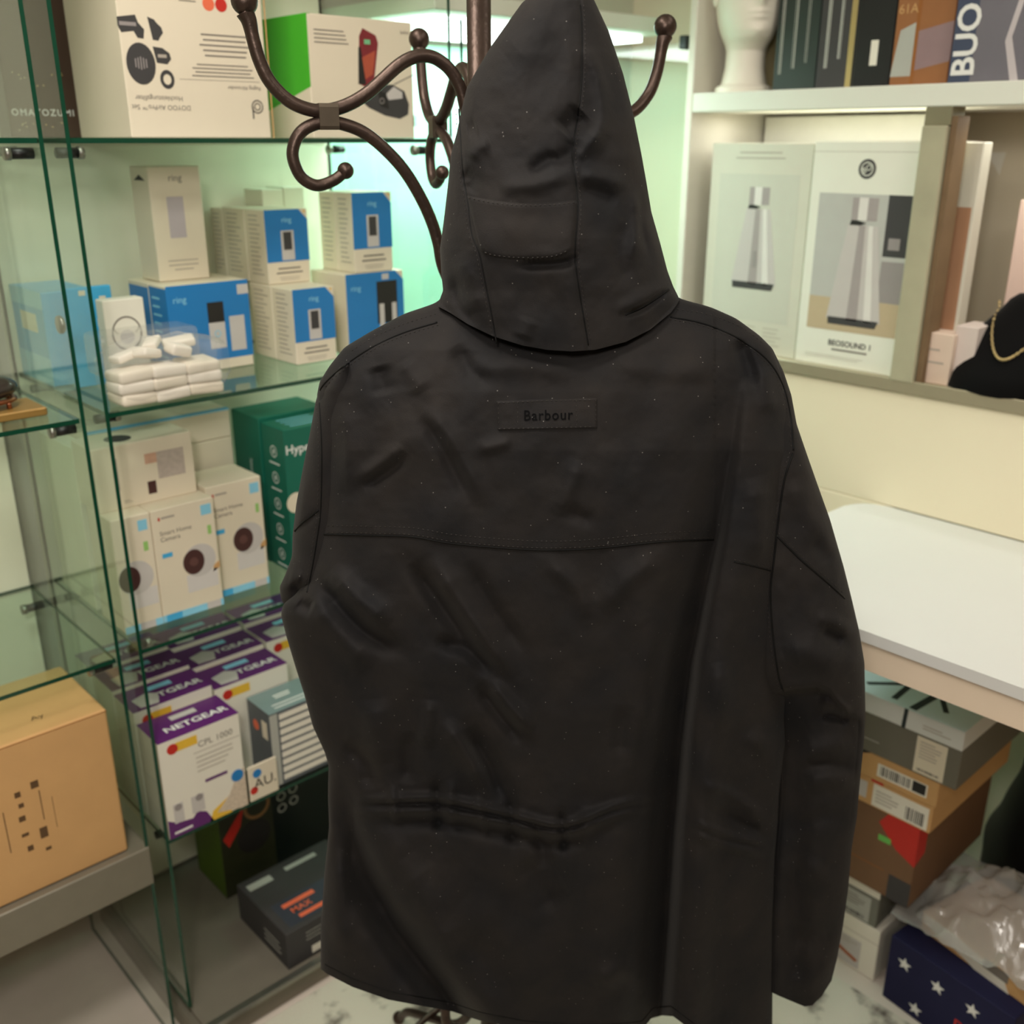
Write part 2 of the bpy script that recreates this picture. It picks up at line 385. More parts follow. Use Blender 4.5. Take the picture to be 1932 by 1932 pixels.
# ================================================================== coat stand
IRON = mat('bronze_iron', (74, 60, 53), .38, .5, metal=.75, var=.25, scale=70, bump=.25, bscale=160)
DP = 1.30; pole = ath(903., 0., DP); pole[2] = 0
pole[2] = .0105
cs = empty('coat_stand', pole, 0, 'dark bronze wrought iron coat stand with curled hooks and ball tips', 'coat stand')
AZ = math.radians(20)
def armdir(a): return -rv * math.cos(a) - hv * math.sin(a)
def prof(pts):
    d = armdir(AZ); n = np.cross(d, uz); out = []
    for p in pts:
        q = ray(*p); t = ((pole - CP) @ n) / (q @ n); P_ = CP + q * t; out.append(((P_ - pole) @ d, P_[2] - pole[2]))
    return out
UPR_ = prof([(461, 22), (470, 40), (478, 75), (490, 115), (510, 155), (545, 190), (585, 207), (620, 208), (655, 198), (690, 178), (720, 152), (750, 125), (775, 110), (800, 105), (825, 112), (850, 133), (868, 165), (877, 200)])
LOW_ = prof([(648, 326), (630, 340), (600, 350), (575, 340), (560, 320), (552, 290), (560, 260), (580, 240), (615, 230), (650, 235), (690, 252), (730, 285), (765, 325), (795, 375), (815, 420), (827, 460), (838, 510)])
UPR_ += [(.012, UPR_[-1][1] - .03)]; LOW_ += [(.02, LOW_[-1][1] - .06), (.012, LOW_[-1][1] - .10)]
CL_ = prof([(617, 195), (620, 245)]); BT_ = prof([(461, 2), (652, 322)])
def arm(az, dz=0.):
    d = armdir(az)
    def L(pts): return [np.array([d[0] * a, d[1] * a, z + dz]) for a, z in pts]
    up = tube('upper_hook', crom(L(UPR_), 6), .0075, IRON, cs, 12)
    b = L(BT_)
    ball('ball_tip', b[0], .0145, IRON, up); ball('ball_tip', b[1], .0095, IRON, cs)
    nkp = crom(L(UPR_)[:4], 6)[:13]; tube('hook_neck', nkp, np.interp(np.arange(13), [0, 3, 12], [.0098, .0094, .0070]), IRON, up, 12)
    n = len(LOW_); rr = np.interp(np.arange((n - 1) * 6 + 1), [0, 30, (n - 1) * 6], [.0065, .007, .0075])
    tube('lower_hook', crom(L(LOW_), 6), rr, IRON, cs, 12)
    # strap clamp
    c0, c1_ = L(CL_); cc = (c0 + c1_) / 2; hh = abs(c0[2] - c1_[2]) / 2
    nn = np.cross(d, uz); V = []; Fc = []
    for e in (-1, 1):
        for (a, b_) in ((.0095, hh), (.0105, hh - .004), (.0105, -hh + .004), (.0095, -hh), (-.0095, -hh), (-.0105, -hh + .004), (-.0105, hh - .004), (-.0095, hh)):
            V.append(cc + d * e * .011 + nn * a + uz * b_)
    for k in range(8): Fc.append((k, (k + 1) % 8, 8 + (k + 1) % 8, 8 + k))
    Fc += [tuple(range(8))[::-1], tuple(range(8, 16))]
    mesh('strap_clamp', V, Fc, mat('clamp_iron', (84, 74, 62), .45, .5, metal=.7, var=.2, scale=80), cs)
arm(AZ); arm(AZ + math.radians(188), -.004); arm(AZ - math.pi / 2, -.008); arm(AZ + math.pi / 2)
tube('pole', [(0, 0, .06), (0, 0, 1.0), (0, 0, 1.9)], .0142, IRON, cs, 24)
ball('finial', (0, 0, 1.925), .03, IRON, cs)
lathe('collar', [(.014, -.012), (.019, -.008), (.019, .008), (.014, .012)], (0, 0, UPR_[-1][1]), IRON, cs, 24)
for k in range(4):
    a = AZ + k * math.pi / 2 + .4; d = armdir(a)
    P2 = [(.014, .34), (.05, .36), (.085, .33), (.09, .27), (.06, .23), (.05, .19), (.09, .13), (.16, .09), (.23, .05), (.26, .012)]
    tube('leg', crom([(d[0] * q, d[1] * q, z) for q, z in P2], 6), .008, IRON, cs, 10)
    ball('foot', (d[0] * .262, d[1] * .262, .012), .012, IRON, cs)
ring_ = [(.155 * math.cos(t), .155 * math.sin(t), .105) for t in np.linspace(0, 2 * math.pi, 60)]
tube('base_ring', ring_, .006, IRON, cs, 8)

# ================================================================== the coat
D0 = 1.04
def DD(py): return D0 + np.interp(py, [850, 1200, 1960], [0, .015, .065])
def interp_s(pts, win=18):
    P_ = np.array(pts, float); y = np.arange(P_[0, 0] - 60, P_[-1, 0] + 61, 1.0); x = np.interp(y, P_[:, 0], P_[:, 1])
    k = np.hanning(2 * win + 1); k /= k.sum(); xp = np.pad(x, win, mode='edge'); xs = np.convolve(xp, k, 'valid')
    return lambda q: np.interp(q, y, xs)
bxL = interp_s([(560, 835), (572, 822), (592, 762), (625, 700), (655, 650), (690, 622), (720, 603), (745, 598), (800, 601), (900, 605), (980, 602), (1020, 594), (1060, 585), (1100, 574), (1122, 556), (1140, 534), (1160, 530), (1200, 540), (1260, 558), (1310, 574), (1370, 590), (1420, 613), (1445, 620), (1500, 619), (1560, 621), (1650, 612), (1750, 605), (1840, 605), (1960, 606)], 9)
bxR = interp_s([(560, 1275), (566, 1290), (578, 1338), (600, 1388), (632, 1432), (655, 1455), (700, 1474), (760, 1490), (850, 1500), (970, 1492), (1110, 1485), (1230, 1486), (1310, 1484), (1350, 1480), (1400, 1482), (1450, 1476), (1500, 1470), (1550, 1468), (1620, 1462), (1750, 1458), (1960, 1457)], 9)
bB = lambda q: np.interp(q, [555, 600, 660, 740, 850, 1100, 1500, 1960], [.012, .045, .07, .085, .095, .10, .095, .105])
def hashgrid(n, seed): return np.random.RandomState(seed).rand(n, n) * 2 - 1
def vnoise(x, y, seed):
    g = hashgrid(64, seed); xi = np.floor(x).astype(int); yi = np.floor(y).astype(int); fx = x - xi; fy = y - yi
    fx = fx * fx * (3 - 2 * fx); fy = fy * fy * (3 - 2 * fy); q = lambda a, b: g[a % 64, b % 64]
    return (q(xi, yi) * (1 - fx) + q(xi + 1, yi) * fx) * (1 - fy) + (q(xi, yi + 1) * (1 - fx) + q(xi + 1, yi + 1) * fx) * fy
def strokes(px, py, L):
    tot = np.zeros_like(px)
    for pts, amp, wd in L:
        P_ = crom(pts, 4) if len(pts) > 2 else np.array(pts, float)
        seg = np.hypot(*np.diff(P_, axis=0).T); cum = np.concatenate([[0], np.cumsum(seg)]); tl = cum[-1]
        bb = (px > P_[:, 0].min() - 3 * wd) & (px < P_[:, 0].max() + 3 * wd) & (py > P_[:, 1].min() - 3 * wd) & (py < P_[:, 1].max() + 3 * wd)
        if not bb.any(): continue
        X = px[bb]; Y = py[bb]; best = np.full(X.shape, 1e9); tt = np.zeros_like(X)
        for i in range(len(P_) - 1):
            a = P_[i]; d = P_[i + 1] - a; l2 = d @ d + 1e-9
            t = np.clip(((X - a[0]) * d[0] + (Y - a[1]) * d[1]) / l2, 0, 1); r2 = (X - a[0] - t * d[0]) ** 2 + (Y - a[1] - t * d[1]) ** 2
            u_ = r2 < best; best = np.where(u_, r2, best); tt = np.where(u_, (cum[i] + t * seg[i]) / tl, tt)
        env = np.clip(np.minimum(tt, 1 - tt) * 4 + .15, 0, 1)
        tot[bb] += amp * env * np.exp(-best / (wd * wd))
    return tot
mm = .001
BODY_FOLDS = [
    ([(714, 690), (728, 745)], -6 * mm, 20), ([(790, 788), (823, 825), (888, 948)], -5 * mm, 14), ([(800, 770), (850, 830), (912, 940)], 4 * mm, 16),
    ([(685, 922), (743, 882), (765, 854)], -6 * mm, 12), ([(670, 905), (735, 862), (752, 835)], 4 * mm, 14),
    ([(902, 848), (967, 832)], 4 * mm, 12), ([(1054, 975), (1094, 868)], 5 * mm, 18), ([(1060, 960), (1120, 985)], -4 * mm, 14),
    ([(860, 650), (890, 700), (930, 720)], -5 * mm, 16), ([(640, 760), (660, 850), (640, 930)], 5 * mm, 26), ([(1150, 680), (1260, 700), (1350, 690)], 4 * mm, 22),
    ([(880, 700), (980, 690), (1080, 700)], 4 * mm, 20), ([(760, 680), (800, 740)], 4 * mm, 18),
    ([(605, 1096), (649, 1154), (696, 1198), (760, 1230)], -11 * mm, 18), ([(620, 1078), (675, 1130), (735, 1180)], 9 * mm, 22),
    ([(585, 1130), (640, 1200), (700, 1260)], 8 * mm, 26),
    ([(775, 1060), (830, 1136), (866, 1187), (900, 1230)], -11 * mm, 17), ([(810, 1050), (850, 1110), (910, 1200), (975, 1280)], 9 * mm, 20),
    ([(880, 1060), (930, 1150), (990, 1230)], -6 * mm, 16), ([(819, 1209), (884, 1227), (931, 1274)], -9 * mm, 15),
    ([(924, 1283), (958, 1329), (1004, 1380)], 9 * mm, 14), ([(900, 1290), (945, 1350), (985, 1400)], -8 * mm, 14),
    ([(879, 1374), (924, 1448), (953, 1517)], -12 * mm, 18), ([(833, 1363), (880, 1420), (913, 1487)], 9 * mm, 18),
    ([(810, 1320), (802, 1410)], 7 * mm, 14), ([(775, 1380), (770, 1480)], -6 * mm, 18), ([(700, 1320), (720, 1440)], 6 * mm, 24),
    ([(650, 1400), (690, 1440), (700, 1490)], -8 * mm, 18), ([(1175, 1330), (1168, 1430)], -3.5 * mm, 16), ([(1240, 1050), (1180, 1100), (1130, 1150)], 5 * mm, 20),
    ([(1030, 1060), (1090, 1110), (1110, 1170)], 5 * mm, 18), ([(1200, 1100), (1230, 1250), (1210, 1420)], 6 * mm, 34),
    # waist cord channel
    ([(680, 1508), (755, 1506), (828, 1505), (890, 1518), (959, 1534), (1061, 1556), (1158, 1520), (1240, 1500)], 7 * mm, 8),
    ([(672, 1532), (745, 1532), (828, 1530), (890, 1541), (959, 1553), (1061, 1572), (1158, 1540), (1240, 1520)], 5 * mm, 7),
    ([(690, 1520), (828, 1518), (959, 1544), (1061, 1564), (1158, 1530)], -5 * mm, 5),
    ([(690, 1556), (828, 1552), (959, 1576), (1061, 1592), (1158, 1560)], -6 * mm, 14),
    ([(822, 1470), (830, 1570)], -7 * mm, 10), ([(850, 1470), (852, 1560)], 5 * mm, 10), ([(960, 1500), (970, 1600)], -7 * mm, 12), ([(1058, 1530), (1066, 1610)], -6 * mm, 8),
    ([(740, 1480), (748, 1560)], 4 * mm, 9), ([(900, 1500), (915, 1580)], 4 * mm, 9), ([(1010, 1540), (1030, 1640)], -6 * mm, 14), ([(1110, 1520), (1100, 1600)], 4 * mm, 12),
    # right panel
    ([(1325, 1480), (1380, 1500), (1450, 1548)], 6 * mm, 12), ([(1312, 1551), (1390, 1580), (1460, 1592)], 5 * mm, 8), ([(1312, 1575), (1390, 1600), (1458, 1612)], 5 * mm, 8),
    ([(1330, 1520), (1390, 1545), (1450, 1580)], -6 * mm, 12), ([(1410, 1380), (1450, 1420), (1470, 1480)], 7 * mm, 20), ([(1350, 1250), (1380, 1380)], 6 * mm, 26),
    ([(1420, 900), (1440, 1000), (1420, 1060)], 6 * mm, 26), ([(1390, 640), (1410, 690), (1420, 730)], -9 * mm, 16), ([(1440, 690), (1460, 780)], 6 * mm, 18),
    # lower back
    ([(760, 1620), (820, 1700), (860, 1800)], 7 * mm, 40), ([(990, 1620), (1050, 1720)], -5 * mm, 26), ([(1120, 1860), (1180, 1830), (1220, 1870)], 7 * mm, 22),
    ([(870, 1700), (960, 1780), (1040, 1900)], 6 * mm, 44), ([(640, 1600), (625, 1700), (640, 1800)], 10 * mm, 26),
    ([(560, 1135), (590, 1150)], -10 * mm, 14),
]
VX = interp_s([(600, 1402), (750, 1390), (850, 1376), (1000, 1352), (1120, 1326), (1250, 1300), (1400, 1282), (1560, 1268), (1750, 1256), (1960, 1240)])
VA = lambda q: np.interp(q, [640, 760, 950, 1100, 1300, 1600, 1960], [0, .010, .026, .050, .078, .098, .112])
LX = interp_s([(1440, 630), (1500, 640), (1560, 655), (1660, 695), (1750, 745), (1850, 822), (1960, 905)])
LA = lambda q: np.interp(q, [1440, 1540, 1700, 1960], [0, .028, .062, .070])
YOKE = crom([(599, 1008), (700, 1010), (780, 1013), (850, 1025), (950, 1034), (1040, 1038), (1130, 1034), (1250, 1022), (1348, 1018)], 8)
def w_body(px, py):
    px = np.asarray(px, float); py = np.asarray(py, float)
    a, b = bxL(py), bxR(py); s = np.clip((2 * px - a - b) / (b - a), -1, 1)
    base = bB(py) * np.clip(1 - np.abs(s) ** 2.8, 0, 1) ** .42
    edge = np.clip((1 - np.abs(s)) * 9, 0, 1)
    f = strokes(px, py, BODY_FOLDS); fs = f.copy()
    dx = px - VX(py); f -= VA(py) * np.where(dx < 0, np.exp(-(dx / 50) ** 2), np.exp(-(dx / 15) ** 2))
    f += .22 * VA(py) * np.exp(-((dx - 62) / 32) ** 2)
    dl = px - LX(py); f -= LA(py) * np.where(dl < 0, np.exp(-(dl / 44) ** 2), np.exp(-(dl / 26) ** 2))
    f += .2 * LA(py) * np.exp(-((dl - 70) / 40) ** 2)
    yk = np.interp(px, YOKE[:, 0], YOKE[:, 1])
    f += .0022 * .5 * (1 - np.tanh((py - yk) / 2.0)) * ((px > 600) & (px < 1348))
    f = f * 1.0 + .75 * fs
    f += 3.0 * mm * vnoise(px / 70, py / 90, 3) + .9 * mm * vnoise(px / 26, py / 32, 4) + .3 * mm * vnoise(px / 10, py / 11, 5)
    f += 2.2 * mm * vnoise((px + .8 * py) / 60, (py - .8 * px) / 170, 6)
    return base + f * edge
def shell(name, xL, xR, y0, yend, wfun, wfar, N, R_, M, m, parent, cos_sp=True, cap_top=False):
    s = np.sin(np.linspace(-math.pi / 2, math.pi / 2, N)) if cos_sp else np.linspace(-1, 1, N)
    s = .55 * s + .45 * np.linspace(-1, 1, N)
    t = np.linspace(0, 1, R_)[:, None]
    ye = yend(s)[None, :]; PY = y0 + (ye - y0) * t; a, b = xL(PY), xR(PY); PX = (a + b) / 2 + (b - a) / 2 * s[None, :]
    Wb = wfun(PX, PY); back = ath(PX, PY, DD(PY) - Wb)
    s2 = np.linspace(1, -1, M + 2)[1:-1]
    ye2 = yend(s2)[None, :]; PY2 = y0 + (ye2 - y0) * t; a, b = xL(PY2), xR(PY2); PX2 = (a + b) / 2 + (b - a) / 2 * s2[None, :]
    far = ath(PX2, PY2, DD(PY2) - wfar(s2[None, :] + 0 * PY2, PY2))
    ring = np.concatenate([back, far], axis=1); n = N + M
    V = ring.reshape(-1, 3); ii = np.arange(R_ - 1)[:, None] * n; k = np.arange(n)[None, :]; k2 = (k + 1) % n
    Fc = np.stack([ii + k, ii + n + k, ii + n + k2, ii + k2], -1).reshape(-1, 4)
    fl = Fc.tolist()
    if cap_top: fl.append(list(range(n)))
    return mesh(name, V - ORG, fl, m, parent, True)
# cloth
def clothmat():
    m = bpy.data.materials.new('waxed_black_cotton'); m.use_nodes = True; nt = m.node_tree; p = nt.nodes['Principled BSDF']; L = nt.links.new
    p.inputs['Roughness'].default_value = .82; p.inputs['Specular IOR Level'].default_value = .16
    p.inputs['Sheen Weight'].default_value = .035; p.inputs['Sheen Roughness'].default_value = .45; p.inputs['Sheen Tint'].default_value = (.9, .85, .8, 1)
    tc = nt.nodes.new('ShaderNodeTexCoord')
    n = nt.nodes.new('ShaderNodeTexNoise'); n.inputs['Scale'].default_value = 14; n.inputs['Detail'].default_value = 5; L(tc.outputs['Object'], n.inputs['Vector'])
    cr = nt.nodes.new('ShaderNodeValToRGB'); cr.color_ramp.elements[0].color = (.0098, .0096, .0106, 1); cr.color_ramp.elements[0].position = .3
    cr.color_ramp.elements[1].color = (.0200, .0168, .0152, 1); cr.color_ramp.elements[1].position = .75; L(n.outputs['Fac'], cr.inputs[0])
    # lint specks
    v = nt.nodes.new('ShaderNodeTexVoronoi'); v.inputs['Scale'].default_value = 150; L(tc.outputs['Object'], v.inputs['Vector'])
    lt = nt.nodes.new('ShaderNodeMath'); lt.operation = 'LESS_THAN'; lt.inputs[1].default_value = .085; L(v.outputs['Distance'], lt.inputs[0])
    sx = nt.nodes.new('ShaderNodeSeparateColor'); L(v.outputs['Color'], sx.inputs[0])
    gt = nt.nodes.new('ShaderNodeMath'); gt.operation = 'GREATER_THAN'; gt.inputs[1].default_value = .80; L(sx.outputs[0], gt.inputs[0])
    mu = nt.nodes.new('ShaderNodeMath'); mu.operation = 'MULTIPLY'; L(lt.outputs[0], mu.inputs[0]); L(gt.outputs[0], mu.inputs[1])
    mx = nt.nodes.new('ShaderNodeMix'); mx.data_type = 'RGBA'; mx.inputs[7].default_value = (.16, .15, .14, 1)
    L(mu.outputs[0], mx.inputs[0]); L(cr.outputs[0], mx.inputs[6]); L(mx.outputs[2], p.inputs['Base Color'])
    f = nt.nodes.new('ShaderNodeTexNoise'); f.inputs['Scale'].default_value = 900; f.inputs['Detail'].default_value = 2; L(tc.outputs['Object'], f.inputs['Vector'])
    f2 = nt.nodes.new('ShaderNodeTexNoise'); f2.inputs['Scale'].default_value = 60; f2.inputs['Detail'].default_value = 6; L(tc.outputs['Object'], f2.inputs['Vector'])
    ad = nt.nodes.new('ShaderNodeMath'); ad.operation = 'MULTIPLY_ADD'; ad.inputs[1].default_value = 2.0; L(f2.outputs['Fac'], ad.inputs[0]); L(f.outputs['Fac'], ad.inputs[2])
    bp = nt.nodes.new('ShaderNodeBump'); bp.inputs['Strength'].default_value = .30; bp.inputs['Distance'].default_value = .0008; L(ad.outputs[0], bp.inputs['Height']); L(bp.outputs['Normal'], p.inputs['Normal'])
    return m
CLOTH = clothmat()
SEAM = mat('seam_thread_dark', (9, 9, 9), .7, .2)
STITCH = mat('stitch_thread', (46, 42, 39), .6, .3)
ORG = ath(1040., 1700., D0); ORG[2] = ath(1040., 1700., D0)[2]
coat = empty('hooded_coat', ORG, 0, 'black hooded waxed cotton coat seen from the back, hanging on the coat stand', 'coat')
hem = lambda s: np.interp(s, [-1, -.97, -.86, -.7, -.55, -.42, -.3, -.1, .1, .3, .42, .47, .55, .6, .66, .8, 1], [1828, 1838, 1862, 1886, 1898, 1908, 1925, 1942, 1948, 1948, 1944, 1918, 1914, 1930, 1950, 1952, 1952])
def far_body(s, y): return -np.interp(y, [555, 640, 800, 1960], [.01, .05, .07, .085]) * np.clip(1 - s ** 2, 0, 1) ** .5
shell('body', bxL, bxR, 561., hem, w_body, far_body, 300, 420, 40, CLOTH, coat)
# hood
hxL = interp_s([(-48, 1068), (-40, 1048), (-20, 1016), (5, 985), (40, 960), (85, 928), (140, 895), (165, 881), (210, 870), (250, 862), (290, 851), (350, 845), (410, 838), (470, 830), (520, 833), (548, 836), (575, 826), (700, 826)], 6)
hxR = interp_s([(-48, 1082), (-40, 1096), (-20, 1112), (0, 1121), (60, 1149), (140, 1176), (220, 1196), (290, 1210), (340, 1219), (400, 1229), (460, 1246), (510, 1259), (540, 1270), (560, 1280), (575, 1284), (700, 1284)], 6)
HOOD_FOLDS = [
    ([(1080, 300), (1110, 270), (1130, 245)], 6 * mm, 14), ([(1060, 250), (1085, 225), (1100, 210)], -12 * mm, 22), ([(1090, 260), (1075, 290), (1040, 310)], -7 * mm, 16),
    ([(1100, 80), (1130, 150), (1136, 230), (1110, 290)], 6 * mm, 14), ([(1095, 330), (1140, 335), (1180, 352)], 6 * mm, 16), ([(1090, 355), (1130, 365), (1165, 385)], -6 * mm, 14),
    ([(885, 300), (900, 280), (925, 270)], 5 * mm, 14), ([(870, 330), (890, 340), (880, 362)], -6 * mm, 14), ([(880, 245), (900, 240)], -6 * mm, 16),
    ([(1000, 330), (1020, 310), (1050, 290)], -6 * mm, 14), ([(940, 355), (1020, 345), (1075, 330)], 5 * mm, 16),
    ([(1195, 360), (1205, 420), (1190, 490)], 6 * mm, 12), ([(1215, 360), (1210, 420), (1225, 480)], -5 * mm, 9), ([(1180, 420), (1170, 480), (1190, 540)], -4 * mm, 16),
    ([(860, 480), (890, 540), (905, 590)], 5 * mm, 18), ([(850, 520), (870, 580), (905, 615)], -5 * mm, 12), ([(980, 500), (1060, 497), (1090, 480)], -9 * mm, 9),
    ([(1000, 600), (985, 640)], 5 * mm, 16), ([(1175, 595), (1215, 580), (1262, 546)], -8 * mm, 6), ([(1160, 585), (1210, 565), (1258, 535)], 4 * mm, 14),
    ([(950, 100), (1000, 60), (1040, 20)], 5 * mm, 40)]
HSL = crom([(866, 205), (874, 330), (882, 375), (890, 440), (905, 480), (918, 545), (930, 605), (937, 650)], 8)
HSR = crom([(1095, 10), (1098, 60), (1097, 150), (1090, 220), (1080, 290), (1087, 350), (1090, 400), (1085, 480), (1093, 550), (1103, 610), (1110, 652)], 8)
def w_hood(px, py):
    px = np.asarray(px, float); py = np.asarray(py, float); a, b = hxL(py), hxR(py); s = np.clip((2 * px - a - b) / (b - a), -1, 1)
    bb = np.interp(py, [-48, 0, 100, 250, 450, 600, 700], [.004, .035, .06, .085, .105, .105, .10])
    own = bb * np.clip(1 - np.abs(s) ** 2.3, 0, 1) ** .5
    edge = np.clip((1 - np.abs(s)) * 8, 0, 1)
    f = 1.4 * strokes(px, py, HOOD_FOLDS)
    for S, sg in ((HSL, 1), (HSR, -1)):
        d = px - np.interp(py, S[:, 1], S[:, 0]); f -= .0022 * np.exp(-(d / 3.5) ** 2)
        f += .004 * np.exp(-((d - sg * 22) / 26) ** 2)
    f += 2.2 * mm * vnoise(px / 60, py / 70, 13) + 1.0 * mm * vnoise(px / 24, py / 27, 14) + .3 * mm * vnoise(px / 10, py / 11, 15)
    k = np.clip((py - 470) / 130, 0, 1); k = k * k * (3 - 2 * k)
    mixw = own * (1 - k) + np.maximum(own * .9, w_body(px, py) + .012) * k
    return mixw + f * edge
hend = lambda s: np.interp(s, [-1, -.9, -.75, -.55, -.3, -.1, .1, .3, .55, .75, .92, 1], [578, 590, 612, 634, 652, 660, 663, 660, 645, 622, 590, 566])
def far_hood(s, y): return -np.interp(y, [-48, 0, 150, 400, 700], [.004, .03, .06, .075, .05]) * np.clip(1 - s ** 2, 0, 1) ** .5
shell('hood', hxL, hxR, -48., hend, w_hood, far_hood, 190, 260, 30, CLOTH, coat, cap_top=True)
# right sleeve
sxL = interp_s([(640, 1392), (760, 1415), (900, 1418), (1050, 1405), (1200, 1404), (1290, 1418), (1330, 1452), (1400, 1470), (1500, 1468), (1700, 1450), (1868, 1442), (1960, 1442)])
sxR = interp_s([(640, 1437), (655, 1456), (700, 1478), (745, 1493), (800, 1503), (850, 1520), (910, 1541), (980, 1566), (1070, 1592), (1130, 1607), (1190, 1621), (1250, 1631), (1350, 1633), (1400, 1630), (1480, 1622), (1540, 1617), (1600, 1607), (1680, 1600), (1750, 1590), (1810, 1579), (1850, 1569), (1890, 1560), (1960, 1550)], 9)
SL_FOLDS = [([(1549, 1187), (1570, 1200), (1592, 1212)], -9 * mm, 12), ([(1540, 1165), (1580, 1175), (1610, 1200)], 6 * mm, 14), ([(1480, 1240), (1530, 1230), (1590, 1255)], 8 * mm, 26),
    ([(1545, 1322), (1575, 1330), (1602, 1352)], 10 * mm, 12), ([(1550, 1350), (1580, 1352), (1600, 1365)], -10 * mm, 9), ([(1510, 1420), (1560, 1410), (1610, 1400)], 6 * mm, 18),
    ([(1510, 1450), (1560, 1440), (1620, 1450)], -6 * mm, 14), ([(1515, 1480), (1570, 1470), (1615, 1480)], 6 * mm, 16), ([(1505, 1560), (1570, 1540), (1605, 1560)], -5 * mm, 18),
    ([(1500, 1640), (1550, 1650), (1590, 1680)], 5 * mm, 24), ([(1490, 1760), (1530, 1770), (1580, 1760)], -5 * mm, 22), ([(1480, 1860), (1530, 1850), (1570, 1820)], 6 * mm, 20),
    ([(1500, 900), (1520, 960), (1560, 1010)], 5 * mm, 22), ([(1530, 1020), (1570, 1060)], -5 * mm, 16), ([(1440, 950), (1430, 1030)], 6 * mm, 24)]
SEAMA = interp_s([(700, 1492), (860, 1492), (900, 1482), (970, 1470), (1050, 1460), (1110, 1453), (1170, 1455), (1230, 1462), (1300, 1476), (1330, 1482), (1960, 1482)])
def w_sleeve(px, py):
    px = np.asarray(px, float); py = np.asarray(py, float); a, b = sxL(py), sxR(py); s = np.clip((2 * px - a - b) / (b - a), -1, 1)
    w0 = np.interp(py, [640, 800, 1000, 1300, 1400, 1960], [-.005, -.005, -.005, .0, -.012, -.02])
    bb = np.interp(py, [640, 700, 850, 1000, 1250, 1330, 1450, 1960], [.01, .03, .046, .055, .066, .06, .055, .05])
    own = w0 + bb * np.clip(1 - np.abs(s) ** 2.4, 0, 1) ** .46
    edge = np.clip((1 - np.abs(s)) * 7, 0, 1)
    f = 1.3 * strokes(px, py, SL_FOLDS)
    lip = 1306 + np.interp(px, [1470, 1500, 1540, 1565, 1600, 1640], [6, -2, -6, 4, 40, 60])
    f -= .040 * .5 * (1 + np.tanh((py - lip) / 5)) * np.exp(-np.clip(py - lip, 0, None) / 85) * np.interp(px, [1440, 1480, 1540, 1600, 1640], [1, 1, .95, .45, .2])
    f -= .018 * np.exp(-((px - 1500) / 26) ** 2) * np.clip((py - 1330) / 80, 0, 1)
    f += 2.2 * mm * vnoise(px / 50, py / 60, 23) + 1.1 * mm * vnoise(px / 22, py / 26, 24) + .3 * mm * vnoise(px / 10, py / 11, 25)
    return own + f * edge
send = lambda s: np.interp(s, [-1, -.5, 0, .3, .55, .8, 1], [1866, 1880, 1892, 1899, 1897, 1880, 1850])
def far_slv(s, y): return np.interp(y, [640, 800, 1960], [-.01, -.02, -.03]) - np.interp(y, [640, 700, 850, 1960], [.008, .03, .055, .05]) * np.clip(1 - s ** 2, 0, 1) ** .5
sl = shell('sleeve', sxL, sxR, 642., send, w_sleeve, far_slv, 130, 330, 30, CLOTH, coat)
# left sleeve, mostly hidden in front of the coat
lxL = interp_s([(690, 640), (735, 602), (760, 595), (800, 588), (870, 574), (950, 559), (1010, 552), (1050, 551), (1085, 538), (1108, 527), (1130, 530), (1180, 560), (1300, 600), (1450, 640), (1700, 660)], 9)
lxR = interp_s([(690, 660), (735, 690), (870, 700), (1050, 690), (1130, 680), (1300, 710), (1700, 760)])
LSF = [([(552, 1100), (565, 1118), (575, 1135)], -12 * mm, 11), ([(545, 1085), (570, 1090)], 6 * mm, 12), ([(556, 1000), (580, 985), (603, 962)], -3 * mm, 6), ([(570, 900), (560, 1000)], 4 * mm, 14)]
def w_lsl(px, py):
    px = np.asarray(px, float); py = np.asarray(py, float); a, b = lxL(py), lxR(py); s = np.clip((2 * px - a - b) / (b - a), -1, 1)
    w0 = np.interp(py, [690, 900, 1100, 1200, 1700], [-.01, -.02, -.025, -.07, -.09])
    own = w0 + .06 * np.clip(1 - np.abs(s) ** 2.3, 0, 1) ** .5
    return own + (strokes(px, py, LSF) + 1.5 * mm * vnoise(px / 30, py / 40, 33)) * np.clip((1 - np.abs(s)) * 6, 0, 1)
shell('sleeve', lxL, lxR, 692., lambda s: 1650 + 0 * s, w_lsl, lambda s, y: np.interp(y, [690, 900, 1100, 1200, 1700], [-.012, -.03, -.035, -.08, -.10]) - .035 * np.clip(1 - s ** 2, 0, 1) ** .5, 70, 200, 24, CLOTH, coat)

def w_any(px, py, S):
    r_ = np.full(np.shape(px), -1.)
    for k in S: r_ = np.maximum(r_, {'b': w_body, 'h': w_hood, 's': w_sleeve, 'l': w_lsl}[k](px, py))
    return r_
def drape(P_, S, off): return ath(P_[:, 0], P_[:, 1], DD(P_[:, 1]) - w_any(P_[:, 0], P_[:, 1], S) - off) - ORG
STV, STF = [], []
def resample(P_, step):
    d = np.concatenate([[0], np.cumsum(np.hypot(*np.diff(P_, axis=0).T))]); t = np.arange(0, d[-1], step)
    return np.stack([np.interp(t, d, P_[:, 0]), np.interp(t, d, P_[:, 1])], 1)
def stitches(P_, S, off=.0007):
    Q = resample(P_, 3.0)
    for i in range(0, len(Q) - 2, 3):
        V, Fc = tubedata(drape(Q[i:i + 2] + np.array([[0, 0], [0, 0]]), S, off), .00033, 5); b = len(STV)
        STV.extend(V); STF.extend([tuple(k + b for k in f_) for f_ in Fc])
